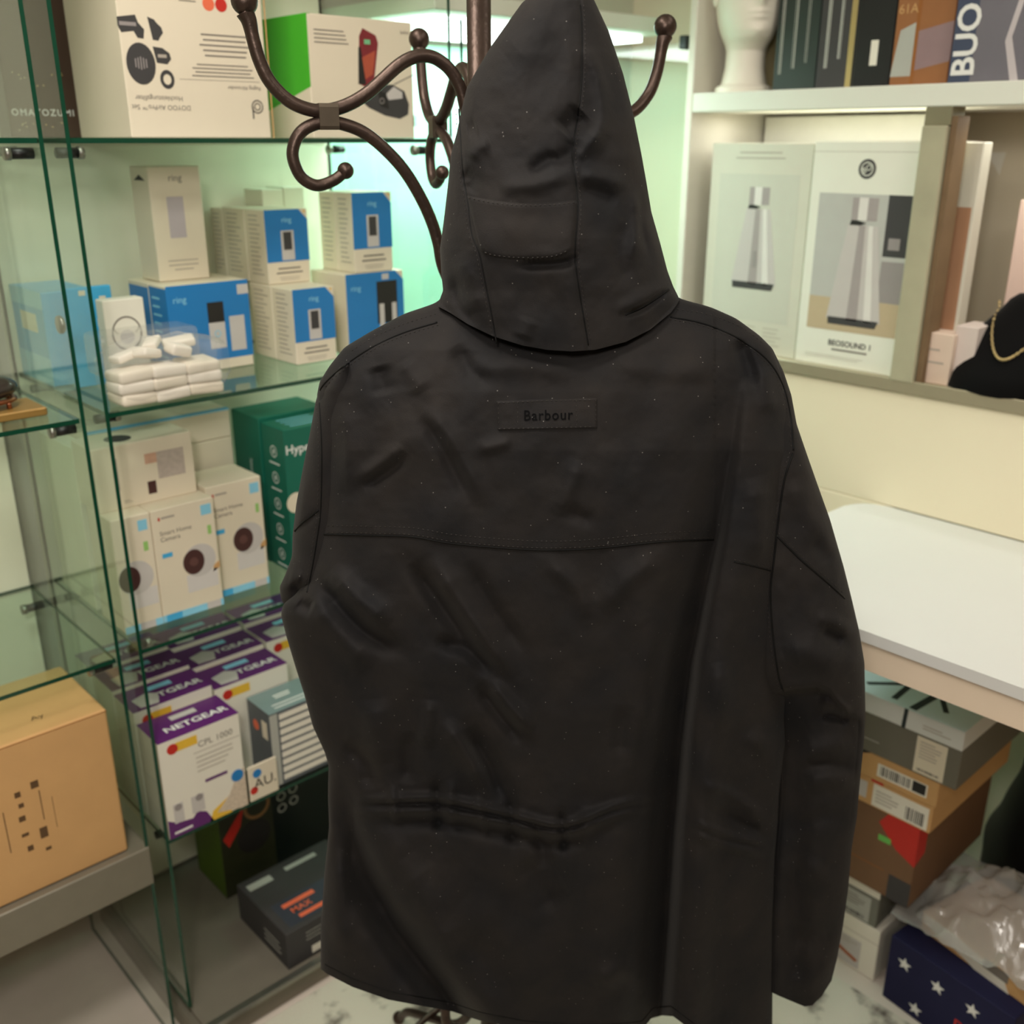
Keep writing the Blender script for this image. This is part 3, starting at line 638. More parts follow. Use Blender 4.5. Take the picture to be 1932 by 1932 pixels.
def seam(pts, S, r_=.0011, stitch=None, name='seam', smooth=True):
    P_ = resample(crom(pts, 8) if smooth else np.array(pts, float), 5.0)
    tube(name, drape(P_, S, .0002), r_, SEAM, coat, 6)
    if stitch:
        T_ = np.gradient(P_, axis=0); T_ /= np.linalg.norm(T_, axis=1)[:, None]; Nn = np.stack([-T_[:, 1], T_[:, 0]], 1)
        for o in stitch: stitches(P_ + Nn * o, S)
seam(YOKE[::8], 'b', .0009, (-4, -17))
seam([(825, 608), (760, 628), (700, 656), (650, 690), (614, 722), (602, 740)], 'bl', .0011, (-5,))
stitches(crom([(822, 592), (760, 612), (705, 636), (660, 664)], 8), 'bl')
seam([(1265, 598), (1330, 611), (1400, 642), (1450, 682), (1478, 730), (1492, 790), (1497, 850)], 'bs', .0011, (4,))
stitches(crom([(1278, 583), (1340, 594), (1400, 618), (1440, 648)], 8), 'bs')
seam([(1496, 855), (1480, 905), (1470, 970), (1461, 1050), (1454, 1110), (1456, 1170), (1462, 1230), (1470, 1280), (1479, 1306)], 'bs', .0011, (6,))
seam([(1465, 1010), (1510, 1055), (1560, 1098), (1597, 1132)], 's', .0011, (-6,))
seam([(1385, 1060), (1420, 1068), (1455, 1077)], 'bs', .0008, (-4,))
seam([(603, 760), (607, 850), (605, 960), (599, 1010), (590, 1065), (579, 1120)], 'bl', .0009, (6,))
seam([(556, 1002), (572, 985), (590, 972), (603, 960)], 'bl', .0010, None)
seam(HSL[::8], 'h', .0008, (6,)); seam(HSR[::8], 'h', .0008, (-6,))
seam([(1262, 546), (1240, 562), (1210, 580), (1180, 594)], 'h', .0010, None)
# hood tab
def sheet(name, top, bot, S, off, m, nx=40, ny=20, rim=.0):
    tp = resample(crom(top, 8), 1.0); bt = resample(crom(bot, 8), 1.0)
    V = []; 
    for j in range(ny):
        for i in range(nx):
            u_ = i / (nx - 1); v_ = j / (ny - 1); a = tp[int(u_ * (len(tp) - 1))]; b = bt[int(u_ * (len(bt) - 1))]
            V.append(list(a + (b - a) * v_) + [1. if 0 < i < nx - 1 and 0 < j < ny - 1 else 0.])
    V = np.array(V); P_ = ath(V[:, 0], V[:, 1], DD(V[:, 1]) - w_any(V[:, 0], V[:, 1], S) - np.where(V[:, 2] > 0, off, -.0006)) - ORG
    Fc = [(j * nx + i, (j + 1) * nx + i, (j + 1) * nx + i + 1, j * nx + i + 1) for j in range(ny - 1) for i in range(nx - 1)]
    return mesh(name, P_, Fc, m, coat, True)
sheet('hood_tab', [(880, 368), (930, 377), (980, 382), (1040, 381), (1091, 376)], [(906, 472), (930, 486), (985, 491), (1045, 488), (1083, 470)], 'h', .0045, CLOTH)
stitches(crom([(884, 373), (930, 382), (980, 387), (1040, 386), (1088, 381)], 8), 'h', .0052)
stitches(crom([(915, 476), (935, 482), (985, 486), (1045, 483), (1078, 468)], 8), 'h', .0052)
# name patch
patch = sheet('name_patch', [(936, 756), (1030, 752), (1128, 750)], [(938, 813), (1030, 811), (1128, 809)], 'b', .0028, CLOTH, 60, 24)
for pts in ([(940, 760), (1030, 756), (1124, 754)], [(941, 809), (1030, 807), (1124, 805)], [(940, 760), (941, 809)], [(1124, 754), (1124, 805)], [(976, 758), (977, 808)], [(1087, 755), (1088, 806)]):
    stitches(np.array(pts, float), 'b', .0034)
me = textmesh('Barbour', 30, 'CENTER', .3, .0, 1.12)
co = np.array([v.co[:] for v in me.vertices]); tw = co[:, 0].max() - co[:, 0].min()
Q = np.stack([1034 + co[:, 0] * 92 / tw, 784 - co[:, 1] * .92 - (co[:, 0] * .02)], 1); Pq = drape(Q, 'b', .0040)
for v, q in zip(me.vertices, Pq): v.co = Vector(q)
tx = link('name_text', me, mat('embroidery_black', (1, 1, 2), .7, .08), coat)
tx.parent = patch
st = mesh('stitching', STV, STF, STITCH, coat); st['kind'] = 'stuff'
# drawcord ends hanging at the waist are sewn in; hem band
hs = np.linspace(-.98, .98, 160); hy = hem(hs) - 16; hx = (bxL(hy) + bxR(hy)) / 2 + (bxR(hy) - bxL(hy)) / 2 * hs
tube('hem_seam', drape(np.stack([hx, hy], 1), 'b', .0), .0007, SEAM, coat, 6)

# ================================================================== printed colours and papers
PW = mat('paper_white', (232, 226, 212), .55, .4, var=.02)
PC = mat('paper_cream', (226, 214, 192), .55, .4, var=.02)
PG = mat('paper_grey', (176, 176, 168), .55, .4, var=.03)
BLUE = mat('print_blue', (30, 122, 190), .4, .5, var=.04)
BLUED = mat('print_navy_blue', (22, 74, 140), .4, .5, var=.05)
SKY = mat('print_sky_blue', (70, 172, 222), .4, .5, var=.05)
LSKY = mat('print_pale_blue', (140, 205, 232), .4, .5, var=.05)
INK = mat('ink_black', (38, 36, 34), .5, .4); INKG = mat('ink_grey', (128, 120, 112), .5, .4); INKL = mat('ink_pale', (176, 166, 154), .5, .4)
TXW = mat('text_white', (232, 230, 226), .5, .4)
PURP = mat('print_purple', (92, 30, 104), .4, .5, var=.06); PURPD = mat('print_dark_purple', (62, 22, 66), .4, .5, var=.06)
YEL = mat('print_yellow', (232, 186, 60), .5); RED = mat('print_red', (196, 44, 34), .5); ORG_ = mat('print_orange', (232, 112, 78), .5)
GREEN = mat('print_green', (70, 178, 40), .45, .5, var=.03); TEAL = mat('print_teal', (18, 102, 84), .45, .5, var=.05); TEALL = mat('print_light_teal', (40, 134, 112), .45, .5, var=.05)
LENS = mat('print_lens_brown', (74, 46, 44), .4); GREYP = mat('print_light_grey', (200, 194, 190), .5); MIDG = mat('print_mid_grey', (150, 142, 140), .5)
KRAFT = mat('kraft_board', (204, 160, 108), .75, .2, var=.07, scale=18, bump=.1); KRAFTD = mat('kraft_dark', (150, 96, 52), .75, .2, var=.08, scale=18)
BROWN = mat('brown_board', (122, 92, 68), .7, .2, var=.08, scale=20); CHAR = mat('charcoal_board', (66, 64, 64), .6, .3, var=.06); BLK = mat('black_board', (24, 22, 22), .5, .4)
GOLD = mat('gold_metal', (204, 180, 128), .35, .5, metal=.8, var=.1)

def carton_px(name, label, y, l, r_, t, z0, depth, m, group=None, rz=0., xmin=None, xmax=None, cat='box', hgt=None):
    x, W, H = size_y(y, l, r_, t, z0)
    if xmin is not None and x < xmin: W -= xmin - x; x = xmin
    if xmax is not None and x + W > xmax: W = xmax - x
    if hgt: H = hgt
    print('carton', label[:40], 'x %.3f y %.3f W %.3f D %.3f H %.3f z %.3f' % (x, y, W, depth, H, z0))
    return Carton(name, label, (x, y, z0 + .0005), (W, depth, H - .0005), m, rz, cat, group)

# ---------------- top shelf
y = 1.60
c = carton_px('shower_box', 'large white box standing upside down with grey shower head pictures, top shelf', y, (248, 250), (512, 256), (248, 250), S1, .20, PC, hgt=.36)
P_ = 'front'
def U(px): return (aty(px, 180, y)[0] - c.root.location.x) / c.W
def Vv(py, px=350): return (aty(px, py, y)[2] - S1) / c.H
c.text(P_, 'DOYOO AirPro™ Set', U(303), Vv(204), .0075, INKG, math.pi); c.text(P_, 'Hochleistungsfilter', U(300), Vv(187), .0075, INKG, math.pi)
c.text(P_, 'Raging Allrounder', U(462), Vv(163), .006, INKG, math.pi)
c.rect(P_, U(342), Vv(150.6), U(492), Vv(149.8), INKG, 'printed_rule')
c.lines(P_, U(355), Vv(146), U(492), Vv(117), 4, INKG, .3, 3, 'c'); c.lines(P_, U(370), Vv(108), U(492), Vv(58), 5, INKG, .3, 4, 'c')
c.disc(P_, U(273), Vv(125), .029, CHAR, 'shower_head_picture', 2, 0, .78); c.poly(P_, [(U(293), Vv(140)), (U(297), Vv(125)), (U(290), Vv(108)), (U(280), Vv(100)), (U(280), Vv(150))], CHAR, 'shower_head_picture', 1)
for k in range(5): c.rect(P_, U(262 + k * 5), Vv(136 - abs(k - 2) * 2), U(264 + k * 5), Vv(112 + abs(k - 2) * 2), MIDG, 'spray_slot', 4)
c.poly(P_, [(U(238), Vv(42)), (U(272), Vv(36)), (U(276), Vv(50)), (U(286), Vv(62)), (U(283), Vv(79)), (U(272), Vv(78)), (U(266), Vv(66)), (U(243), Vv(70)), (U(238), Vv(58))], CHAR, 'handle_picture')
c.rect(P_, U(241), Vv(57), U(272), Vv(50), MIDG, 'handle_shine', 2)
c.poly(P_, [(U(294), Vv(38)), (U(306), Vv(42)), (U(310), Vv(48)), (U(318), Vv(56)), (U(320), Vv(66)), (U(314), Vv(74)), (U(310), Vv(81)), (U(300), Vv(80))], CHAR, 'cap_picture')
c.poly(P_, [(U(298), Vv(92)), (U(316), Vv(94)), (U(328), Vv(103)), (U(330), Vv(114)), (U(322), Vv(124)), (U(303), Vv(122))], CHAR, 'cap_picture'); c.rect(P_, U(306), Vv(112), U(322), Vv(106), INKL, 'cap_shine', 2)
c.disc(P_, U(319), Vv(152), .0135, CHAR, 'ring_picture', 1, .0075, .85)
c.disc(P_, U(484), Vv(199), .0105, CHAR, 'spiral_logo', 1, .0085); c.disc(P_, U(484), Vv(199), .006, CHAR, 'spiral_logo', 1, .0042); c.rect(P_, U(474), Vv(223), U(476.5), Vv(199), CHAR, 'spiral_logo')
c.disc(P_, U(409), Vv(4), .010, ORG_, 'orange_picture'); c.disc(P_, U(432), Vv(4), .010, RED, 'red_picture'); c.lines(P_, U(355), Vv(4), U(388), Vv(-4), 2, INKG, .5)
c.rect(P_, U(510), 0, U(512), 1, KRAFT, 'board_edge')
# dark reflective box behind it
y = 1.83
c = carton_px('dark_box', 'dark brown glossy box with pale capital letters behind the shower box', y, (20, 240), (200, 240), (20, 240), S1, .06, mat('brown_gloss', (84, 66, 56), .25, .6, var=.1), xmin=.568, hgt=.36)
def U(px): return (aty(px, 215, y)[0] - c.root.location.x) / c.W
def Vv(py): return (aty(100, py, y)[2] - S1) / c.H
c.text('front', 'OMATOZUMI', U(82), Vv(214), .0105, TXW, 0, bold=.02, space=1.25)
for k in range(22):
    rr = random.Random(k); c.disc('front', rr.uniform(.02, .62), Vv(rr.choice([142, 150, 160, 236, 243]) + rr.uniform(-4, 4)), .0012, GOLD, 'gold_speck', 2, n=6)
# green phone charger box
y = 1.58
c = carton_px('charger_box', 'white box with bright green end and phone charging dock picture, top shelf', y, (592, 258), (783, 262), (600, 26), S1, .17, PC)
c.poly('left', [(0, .2), (1, .42), (1, 1), (0, 1)], GREEN, 'green_end'); c.rect('top', 0, 0, .03, 1, GREEN, 'green_edge')
def U(px): return (aty(px, 150, y)[0] - c.root.location.x) / c.W
def Vv(py): return (aty(690, py, y)[2] - S1) / c.H
RP = mat('print_phone_red', (126, 44, 50), .35, var=.25, scale=40); RO = mat('print_phone_orange', (176, 84, 62), .35, var=.2, scale=40)
c.poly('front', [(U(678), Vv(160)), (U(681), Vv(70)), (U(688), Vv(54)), (U(712), Vv(66)), (U(716), Vv(80)), (U(706), Vv(152)), (U(692), Vv(166))], RP, 'phone_picture')
c.poly('front', [(U(676), Vv(160)), (U(679), Vv(90)), (U(683), Vv(90)), (U(690), Vv(160))], INK, 'phone_side_picture', 2)
c.poly('front', [(U(684), Vv(110)), (U(710), Vv(95)), (U(704), Vv(140)), (U(690), Vv(150))], RO, 'screen_picture', 2)
c.rect('front', U(690), Vv(84), U(701), Vv(75), mat('print_charge_green', (120, 190, 140), .4), 'screen_icon', 3)
c.poly('front', [(U(678), Vv(190)), (U(692), Vv(172)), (U(716), Vv(160)), (U(740), Vv(158)), (U(762), Vv(170)), (U(770), Vv(195)), (U(768), Vv(215)), (U(752), Vv(224)), (U(724), Vv(218)), (U(694), Vv(204))], CHAR, 'dock_picture')
c.poly('front', [(U(726), Vv(178)), (U(742), Vv(162)), (U(758), Vv(172)), (U(758), Vv(184)), (U(732), Vv(188))], GREYP, 'dock_pad_picture', 2)
c.poly('front', [(U(712), Vv(170)), (U(728), Vv(176)), (U(732), Vv(206)), (U(716), Vv(200))], INK, 'watch_picture', 2); c.disc('front', U(719), Vv(190), .005, MIDG, 'watch_dial_picture', 3, .0038)
c.poly('front', [(U(742), Vv(157)), (U(782), Vv(135)), (U(782.5), Vv(137)), (U(743), Vv(159))], INKG, 'cable_picture')
c.text('front', 'belkin', U(766), Vv(56), .006, INKG); c.lines('front', U(597), Vv(90), U(662), Vv(60), 4, INKG, .3, 5); c.bars('front', U(776), Vv(238), U(786), Vv(216), 5, INKG)

# ---------------- second shelf: doorbell boxes
RG = 'blue and white doorbell boxes on the second shelf'
def ring_front(c, logo=(.5, .86, .010), split=.30, dev=(.5, .34, .62), pic='small'):
    c.poly('front', [(0, split), (1, split), (1, .86), (.8, 1), (0, 1)], BLUE, 'blue_panel'); c.poly('front', [(.82, 1), (1, .88), (1, 1)], PC, 'corner_flap', 1)
    c.disc('front', .93, .965, .0022, YEL, 'corner_icon', 2, n=10)
    c.text('front', 'ring', logo[0], logo[1], logo[2], LSKY, 0, bold=.01)
    c.lines('front', .12, split - .18, .88, split - .06, 2, INKG, .35, 3, 'c'); c.lines('front', .15, .04, .85, split - .2, 2, INKL, .3, 4, 'c')
    c.lines('left', .2, .1, .85, .95, 14, INKL, .25, 7, 'l')
def doorbell(c, u=.5, v0=.32, v1=.72, wd=.3):
    c.rect('front', u - wd / 2, v0, u + wd / 2, v1, GREYP, 'doorbell_picture', 2); c.rect('front', u - wd * .32, v0 + (v1 - v0) * .35, u + wd * .32, v1 - .02, CHAR, 'doorbell_face_picture', 3)
# left stack
yA = 1.612; za = None
x, W, H = size_y(yA, (556, 620), (633, 620), (556, 547), S2); dA = depth_to(x, yA, S2 + H, 511)
c = carton_px('doorbell_box', 'bottom front doorbell box of the left blue stack on the second shelf', yA, (556, 620), (633, 620), (556, 547), S2, dA, PC, RG); ring_front(c); doorbell(c)
d2 = depth_to(x, yA + dA, S2 + H, 470)
c = carton_px('doorbell_box', 'bottom doorbell box behind the front one in the left blue stack', yA + dA + .001, (556, 620), (633, 620), (556, 547), S2, d2, PC, RG, hgt=H); c.root.location.x = x; c.lines('left', .2, .1, .85, .95, 14, INKL, .25, 8)
zt = S2 + H; yU = atz(507, 539, zt)[1]
x2, W2, H2 = size_y(yU, (503, 470), (583, 470), (499, 397), zt); dU = depth_to(x2, yU, zt + H2, 459)
print('upper', yU, x2, W2, H2, dU)
c = carton_px('doorbell_box', 'upper front doorbell box with blue face on the left stack', yU, (503, 470), (583, 470), (499, 397), zt, dU, PC, RG); ring_front(c); doorbell(c)
yy = yU + dU
for k, pt in enumerate((418, 388)):
    dd = min(max(.03, depth_to(x2, yy, zt + H2, pt)), 1.896 - yy)
    cc = Carton('doorbell_box', ['upper doorbell box second from the front of the left stack', 'upper doorbell box rearmost of the left stack'][k], (x2, yy + .001, zt + .0005), (W2, dd, H2 - .001 - .003 * k), PC, 0, 'box', RG); cc.lines('left', .2, .1, .85, .95, 14, INKL, .25, 9 + k)
    yy += dd + .001
# right stack
yR = 1.622
xr, Wr, Hr = size_y(yR, (656, 600), (763, 600), (652, 519), S2); dR = .10
c = carton_px('camera_light_box', 'wide blue box with black floodlight camera picture under the right doorbell stack', yR, (656, 600), (763, 600), (652, 519), S2, .12, PC, RG, xmax=1.232)
c.poly('front', [(0, 0), (1, 0), (1, .88), (.86, 1), (0, 1)], BLUE, 'blue_panel'); c.text('front', 'ring', .16, .82, .011, LSKY); c.rect('front', .52, .35, .88, .88, INK, 'camera_picture', 2); c.rect('front', .56, .2, .64, .6, GREYP, 'lamp_picture', 3); c.rect('front', .78, .2, .86, .6, GREYP, 'lamp_picture', 3); c.rect('front', .62, .9, .74, .97, GREYP, 'small_badge', 2)
zt = S2 + Hr; yU = yR + .004
x2, W2, H2 = size_y(yU, (667, 450), (740, 450), (665, 364), zt)
c = carton_px('doorbell_box', 'upper front doorbell box with blue face on the right stack', yU, (667, 450), (740, 450), (665, 364), zt, .055, PC, RG); ring_front(c); doorbell(c)
c = Carton('doorbell_box', 'upper doorbell box at the rear of the right stack', (x2, yU + .056, zt + .0005), (W2, .055, H2 - .001), PC, 0, 'box', RG); c.lines('left', .2, .1, .85, .95, 14, INKL, .25, 12)
for k, (xo, lb) in enumerate(((aty(497, 400, 1.82)[0], 'plain pale box left of the right doorbell stack at the cabinet back'), (aty(538, 400, 1.82)[0], 'plain pale box touching the right doorbell stack at the cabinet back'))):
    tag(boxmesh('plain_box', (xo, 1.82, S2 + .0005), (xo + .046, 1.89, aty(520, 357 - k * 3, 1.82)[2]), LAMG, None, .0015), lb, 'box')
# wide doorbell box and tall white box on it
yD = 1.675; xd, Wd, Hd = size_y(yD, (320, 620), (474, 620), (316, 541), S2); dD = depth_to(xd, yD, S2 + Hd, 279)
c = carton_px('doorbell_box', 'wide blue doorbell box with white two part doorbell picture, under the tall white box', yD, (320, 620), (474, 620), (316, 541), S2, dD, PC, RG)
c.rect('front', 0, .12, 1, 1, BLUE, 'blue_panel'); c.rect('left', 0, .1, 1, .97, BLUE, 'blue_side'); c.text('front', 'ring', .15, .84, .012, LSKY); c.rect('front', .86, .84, 1, .95, GREYP, 'small_badge', 2)
c.rect('front', .47, .25, .67, .78, GREYP, 'doorbell_picture', 2); c.rect('front', .47, .55, .67, .78, INK, 'doorbell_face_picture', 3); c.disc('front', .57, .42, .006, LSKY, 'button_picture', 4, .0045); c.rect('front', .73, .2, .92, .6, GREYP, 'chime_picture', 2); c.lines('left', .15, .15, .8, .9, 8, LSKY, .25, 4)
d3 = depth_to(xd, yD + dD, S2 + Hd, 241)
cc = Carton('doorbell_box', 'blue doorbell box hidden behind the wide one, only its end shows', (xd, yD + dD + .001, S2 + .0005), (Wd, max(d3, .04), Hd - .001), PC, 0, 'box', RG); cc.rect('left', .03, .1, .97, .95, BLUE, 'blue_side')
zt = S2 + Hd; yT = atz(300, 527, zt)[1]; yT = min(max(yT, yD + .005), yD + .06); xt, Wt, Ht = size_y(yT, (300, 527), (394, 520), (278, 315), zt)
xt = aty(289, 420, yT)[0]; Wt = aty(386, 420, yT)[0] - xt
c = Carton('doorbell_box', 'tall white box with pale grey picture standing on the wide blue doorbell box', (xt, yT, zt + .0005), (Wt, depth_to(xt, yT, zt + Ht, 243), Ht), PC, 0, 'box', RG)
print('tall', xt, yT, Wt, Ht, c.D)
c.text('front', 'ring', .5, .9, .012, INKG); c.rect('front', .3, .38, .62, .74, mat('print_lilac_grey', (190, 180, 184), .5), 'faded_picture'); c.lines('front', .2, .08, .8, .2, 3, INKL, .25, 2, 'c'); c.poly('left', [(.2, .88), (.8, .88), (.5, .93)], CHAR, 'house_icon', 2)
# camera card and white ring camera box
y = 1.70; x0, W0, H0 = size_y(y, (133, 640), (222, 640), (133, 545), S2)
c = Carton('blister_card', 'blue hang card with euro slots beside the wide doorbell box', (max(x0, .566), y, S2 + .0005), (W0, .012, H0), SKY, 0, 'package')
c.rect('front', .30, .92, .44, .97, PC, 'euro_slot', 2); c.rect('front', .72, .84, .86, .90, PC, 'euro_slot', 2)
for k in range(3): c.rect('front', .62, .34 + k * .13, .82, .42 + k * .13, PW, 'feature_icon', 2)
y = 1.645; x0, W0, H0 = size_y(y, (205, 660), (282, 660), (200, 568), S2)
c = Carton('lamp_box', 'small white box with grey arch picture beside the wide doorbell box', (x0, y, S2 + .0005), (W0, .03, H0), PW, 0, 'box')
c.disc('front', .5, .62, .028, INKG, 'arch_picture', 1, .025, .9); c.disc('front', .5, .58, .012, GREYP, 'arch_inner_picture', 1)
c = Carton('sky_blue_box', 'light blue box with white label patch behind the cabinet side glass', (.566, 1.735, S2 + .0005), (.085, .15, .155), SKY, 0, 'box')
c.rect('left', .25, .55, .75, .75, PC, 'label_patch'); c.rect('left', .0, .0, 1, .3, LSKY, 'pale_band'); c.rect('left', .0, .82, 1, 1, LSKY, 'pale_band')
# bag of white cable packs
bg = empty('cable_bag', (.668, 1.545, S2 + .003), 0, 'clear plastic bag of white folded packets lying on the second shelf edge', 'bag')
WP = mat('white_plastic', (236, 228, 214), .45, .4, var=.03); WP2 = mat('white_plastic_warm', (230, 220, 202), .45, .4, var=.05)
rr = random.Random(5)
def packet(a, b, rot, m_=WP):
    bm = bmesh.new(); bmesh.ops.create_cube(bm, size=1)
    for v in bm.verts: v.co = Vector((v.co.x * (b[0]), v.co.y * b[1], v.co.z * b[2]))
    bmesh.ops.bevel(bm, geom=bm.edges[:], offset=min(b) * .3, segments=3, affect='EDGES', profile=.5)
    M_ = Matrix.Translation(Vector(a)) @ Matrix.Rotation(rot[2], 4, 'Z') @ Matrix.Rotation(rot[0], 4, 'X') @ Matrix.Rotation(rot[1], 4, 'Y')
    bmesh.ops.transform(bm, matrix=M_, verts=bm.verts[:]); me = bpy.data.meshes.new('packet'); bm.to_mesh(me); bm.free()
    return link('packet', me, m_, bg, True)
for r_ in range(3):
    for q in range(3):
        packet((-.055 + q * .056 + rr.uniform(-.003, .003), -.012, .010 + r_ * .0175), (.058, .055, .019), (rr.uniform(-.06, .06), rr.uniform(-.05, .05), rr.uniform(-.08, .08)), WP if (r_ + q) % 2 else WP2)
for (ax, ay, az_, b_, rz_) in ((-.02, -.005, .072, (.04, .028, .014), .5), (.028, -.012, .073, (.036, .03, .018), .1), (.045, .02, .078, (.05, .025, .014), -.2), (-.045, .012, .07, (.05, .03, .012), .2), (.0, .02, .082, (.034, .024, .012), .8)):
    packet((ax, ay, az_), b_, (rr.uniform(-.3, .3), rr.uniform(-.3, .3), rz_))
# film around the packets
def crumple(name, nx, ny, fn, m, parent): 
    V = [fn(i / (nx - 1), j / (ny - 1)) for j in range(ny) for i in range(nx)]
    return mesh(name, V, [(j * nx + i, j * nx + i + 1, (j + 1) * nx + i + 1, (j + 1) * nx + i) for j in range(ny - 1) for i in range(nx - 1)], m, parent, False)
def bagfn(u, v):
    a = v * 2 * math.pi; n_ = float(vnoise(np.array(u * 9), np.array(v * 14), 41)) * .006
    ru = .045 + n_; rz_ = .046 + n_
    e = 1 - (abs(u - .5) * 2) ** 6 * .5
    return (-.098 + u * .205, -.008 + ru * 1.0 * math.copysign(abs(math.cos(a)) ** .6, math.cos(a)) * e * 0.98, .048 + rz_ * math.copysign(abs(math.sin(a)) ** .6, math.sin(a)) * e)
crumple('plastic_film', 26, 32, bagfn, FILM, bg)
boxmesh('clear_lid', (-.075, .035, .03), (.09, .11, .098), FILM, bg, .008, 2)
# left cabinet second shelf: shoe on a gold box
P0 = atz(20, 790, S2)
tag(boxmesh('flat_gold_box', (.385, 1.555, S2 + .0005), (.492, 1.64, S2 + .013), mat('gold_board', (150, 116, 60), .4, .5, metal=.3), None, .002), 'flat gold brown box on the left cabinet shelf', 'box')
hs_ = empty('sunglass_case', (.437, 1.60, S2 + .0135), 0, 'dark rounded case with copper rim lying on the flat gold box', 'case')
ball('case_lid', (-.02, .0, .030), .040, mat('dark_lacquer', (52, 44, 40), .15, .6), hs_, (1.3, .8, .5)); tube('rim', [(-.02 + .045 * math.cos(t), .028 * math.sin(t), .012) for t in np.linspace(0, 2 * math.pi, 40)], .004, mat('copper_rim', (150, 96, 70), .25, .5, metal=.9), hs_, 8)
tube('case_foot', [(.01, -.02, .0), (.01, -.02, .012)], .004, MC['copper_rim'], hs_, 8)

# ---------------- third shelf
mat('print_leaf', (150, 196, 110), .5); mat('print_cam_base', (216, 210, 206), .5)
CG = 'white smart camera boxes on the third shelf'
yC = 1.572; zc = atz(415, 911, S3)[2]
Hc = aty(300, 962, yC)[2] - S3
def cam_print(c, full=True):
    c.text('front', 'Smart Home\nCamera', .1, .76, .0082, INKG, 0, 'LEFT'); c.lines('front', .15, .905, .45, .935, 1, INKL, .6, 3); c.rect('front', .1, .90, .13, .93, RED, 'small_logo')
    c.rect('front', .1, .57, .26, .61, SKY, 'resolution_badge'); c.rect('front', .78, .86, .95, .95, LSKY, 'corner_icon'); c.rect('front', .86, .68, .92, .76, mat('print_leaf', (150, 196, 110), .5), 'leaf_icon')
    c.disc('front', .68, .47, .030, GREYP, 'camera_head_picture', 2); c.rect('front', .44, .2, .95, .36, mat('print_cam_base', (216, 210, 206), .5), 'camera_foot_picture', 1)
    c.disc('front', .58, .47, .023, LENS, 'lens_picture', 4, 0, .85); c.disc('front', .58, .47, .008, mat('print_lens_core', (98, 66, 62), .3), 'lens_core_picture', 5); c.poly('front', [(.88, .33), (1, .36), (1, .42), (.9, .39)], KRAFT, 'wood_table_picture', 1)
    c.rect('front', 0, 0, 1, .062, LSKY, 'blue_band'); c.rect('front', .05, 0, .3, .062, SKY, 'blue_band_block', 2); c.rect('front', .72, 0, .95, .062, GREYP, 'band_badge', 2)
xb = [.5655, .633, .747, .856]
for i, lb in enumerate(('leftmost of three white camera boxes, cut by the cabinet edge', 'middle one of three white camera boxes on the third shelf', 'rightmost of three white camera boxes, beside the teal box')):
    yy = yC + (.022 if i == 0 else (.0 if i == 1 else .028)); x0 = xb[i]; x1 = xb[i + 1] - .001
    if i == 0: x1 = x0 + .112
    if i == 0: yy = yC + .0; x1 = xb[1] - .001
    c = Carton('camera_box', lb, (x0, yy, S3 + .0005), (x1 - x0, .10, Hc if i < 2 else Hc + .008), PC, 0, 'box', CG)
    if i: cam_print(c)
    else:
        c.disc('front', .45, .47, .030, GREYP, 'camera_head_picture', 2); c.disc('front', .28, .47, .023, LENS, 'lens_picture', 4, 0, .8); c.rect('front', 0, 0, 1, .062, LSKY, 'blue_band'); c.rect('front', .66, .86, .9, .95, LSKY, 'corner_icon'); c.rect('front', .74, .68, .86, .76, MC['print_leaf'], 'leaf_icon'); c.rect('front', .2, .2, .95, .36, MC['print_cam_base'], 'camera_foot_picture', 1)
        c.rect('front', .4, 0, .8, .062, GREYP, 'band_badge', 2)
zt = S3 + Hc + .0005; yW = atz(371, 928, zt)[1]; print('white box y', yW)
yW = min(max(yW, yC + .002), yC + .05)
x1 = aty(366, 870, yW)[0]; Ht = aty(360, 813, yW)[2] - zt
c = Carton('projector_box', 'plain white box with small photos on its right half, lying on the camera boxes', (.566, yW, zt), (x1 - .566, .085, Ht), PC, 0, 'box')
c.rect('front', .62, .35, .9, .78, mat('print_blur_grey', (188, 174, 164), .5, var=.25, scale=120), 'photo_patch'); c.rect('front', .5, .62, .62, .78, mat('print_skin', (206, 164, 140), .5, var=.2, scale=120), 'photo_patch'); c.rect('front', .5, .14, .585, .34, LENS, 'dark_square', 1); c.disc('top', .35, .45, .022, CHAR, 'dark_oval', 1, 0, 1); c.rect('front', .22, .3, .228, .8, INKL, 'fine_text'); c.lines('front', .25, .08, .34, .14, 2, INKL)
# pale boxes behind
y = 1.72; zA = aty(437, 877, y)[2]; zB = aty(437, 822, y)[2]; zC = aty(437, 768, y)[2]; xa = .60; xz = aty(437, 822, y)[0]
c = Carton('carton_stack_box', 'lowest pale carton behind the projector box', (xa, y, S3 + .0005), (xz - xa, .10, zA - S3 - .001), PC, 0, 'box')
c = Carton('carton_stack_box', 'middle pale carton behind the projector box', (xa, y, zA), (xz - xa, .10, zB - zA - .001), PC, 0, 'box')
c = Carton('carton_stack_box', 'top pale carton with blue edge line behind the projector box', (xa, y, zB), (xz - xa, .10, zC - zB - .001), PC, 0, 'box'); c.rect('top', 0, .0, 1, .12, SKY, 'blue_edge_line'); c.rect('front', 0, .95, 1, 1, LSKY, 'blue_edge_line')
tag(boxmesh('side_carton', (.566, 1.70, S3 + .0005), (.597, 1.86, S3 + .30), LAMG, None, .0015), 'narrow grey green carton against the cabinet side glass, third shelf', 'box')
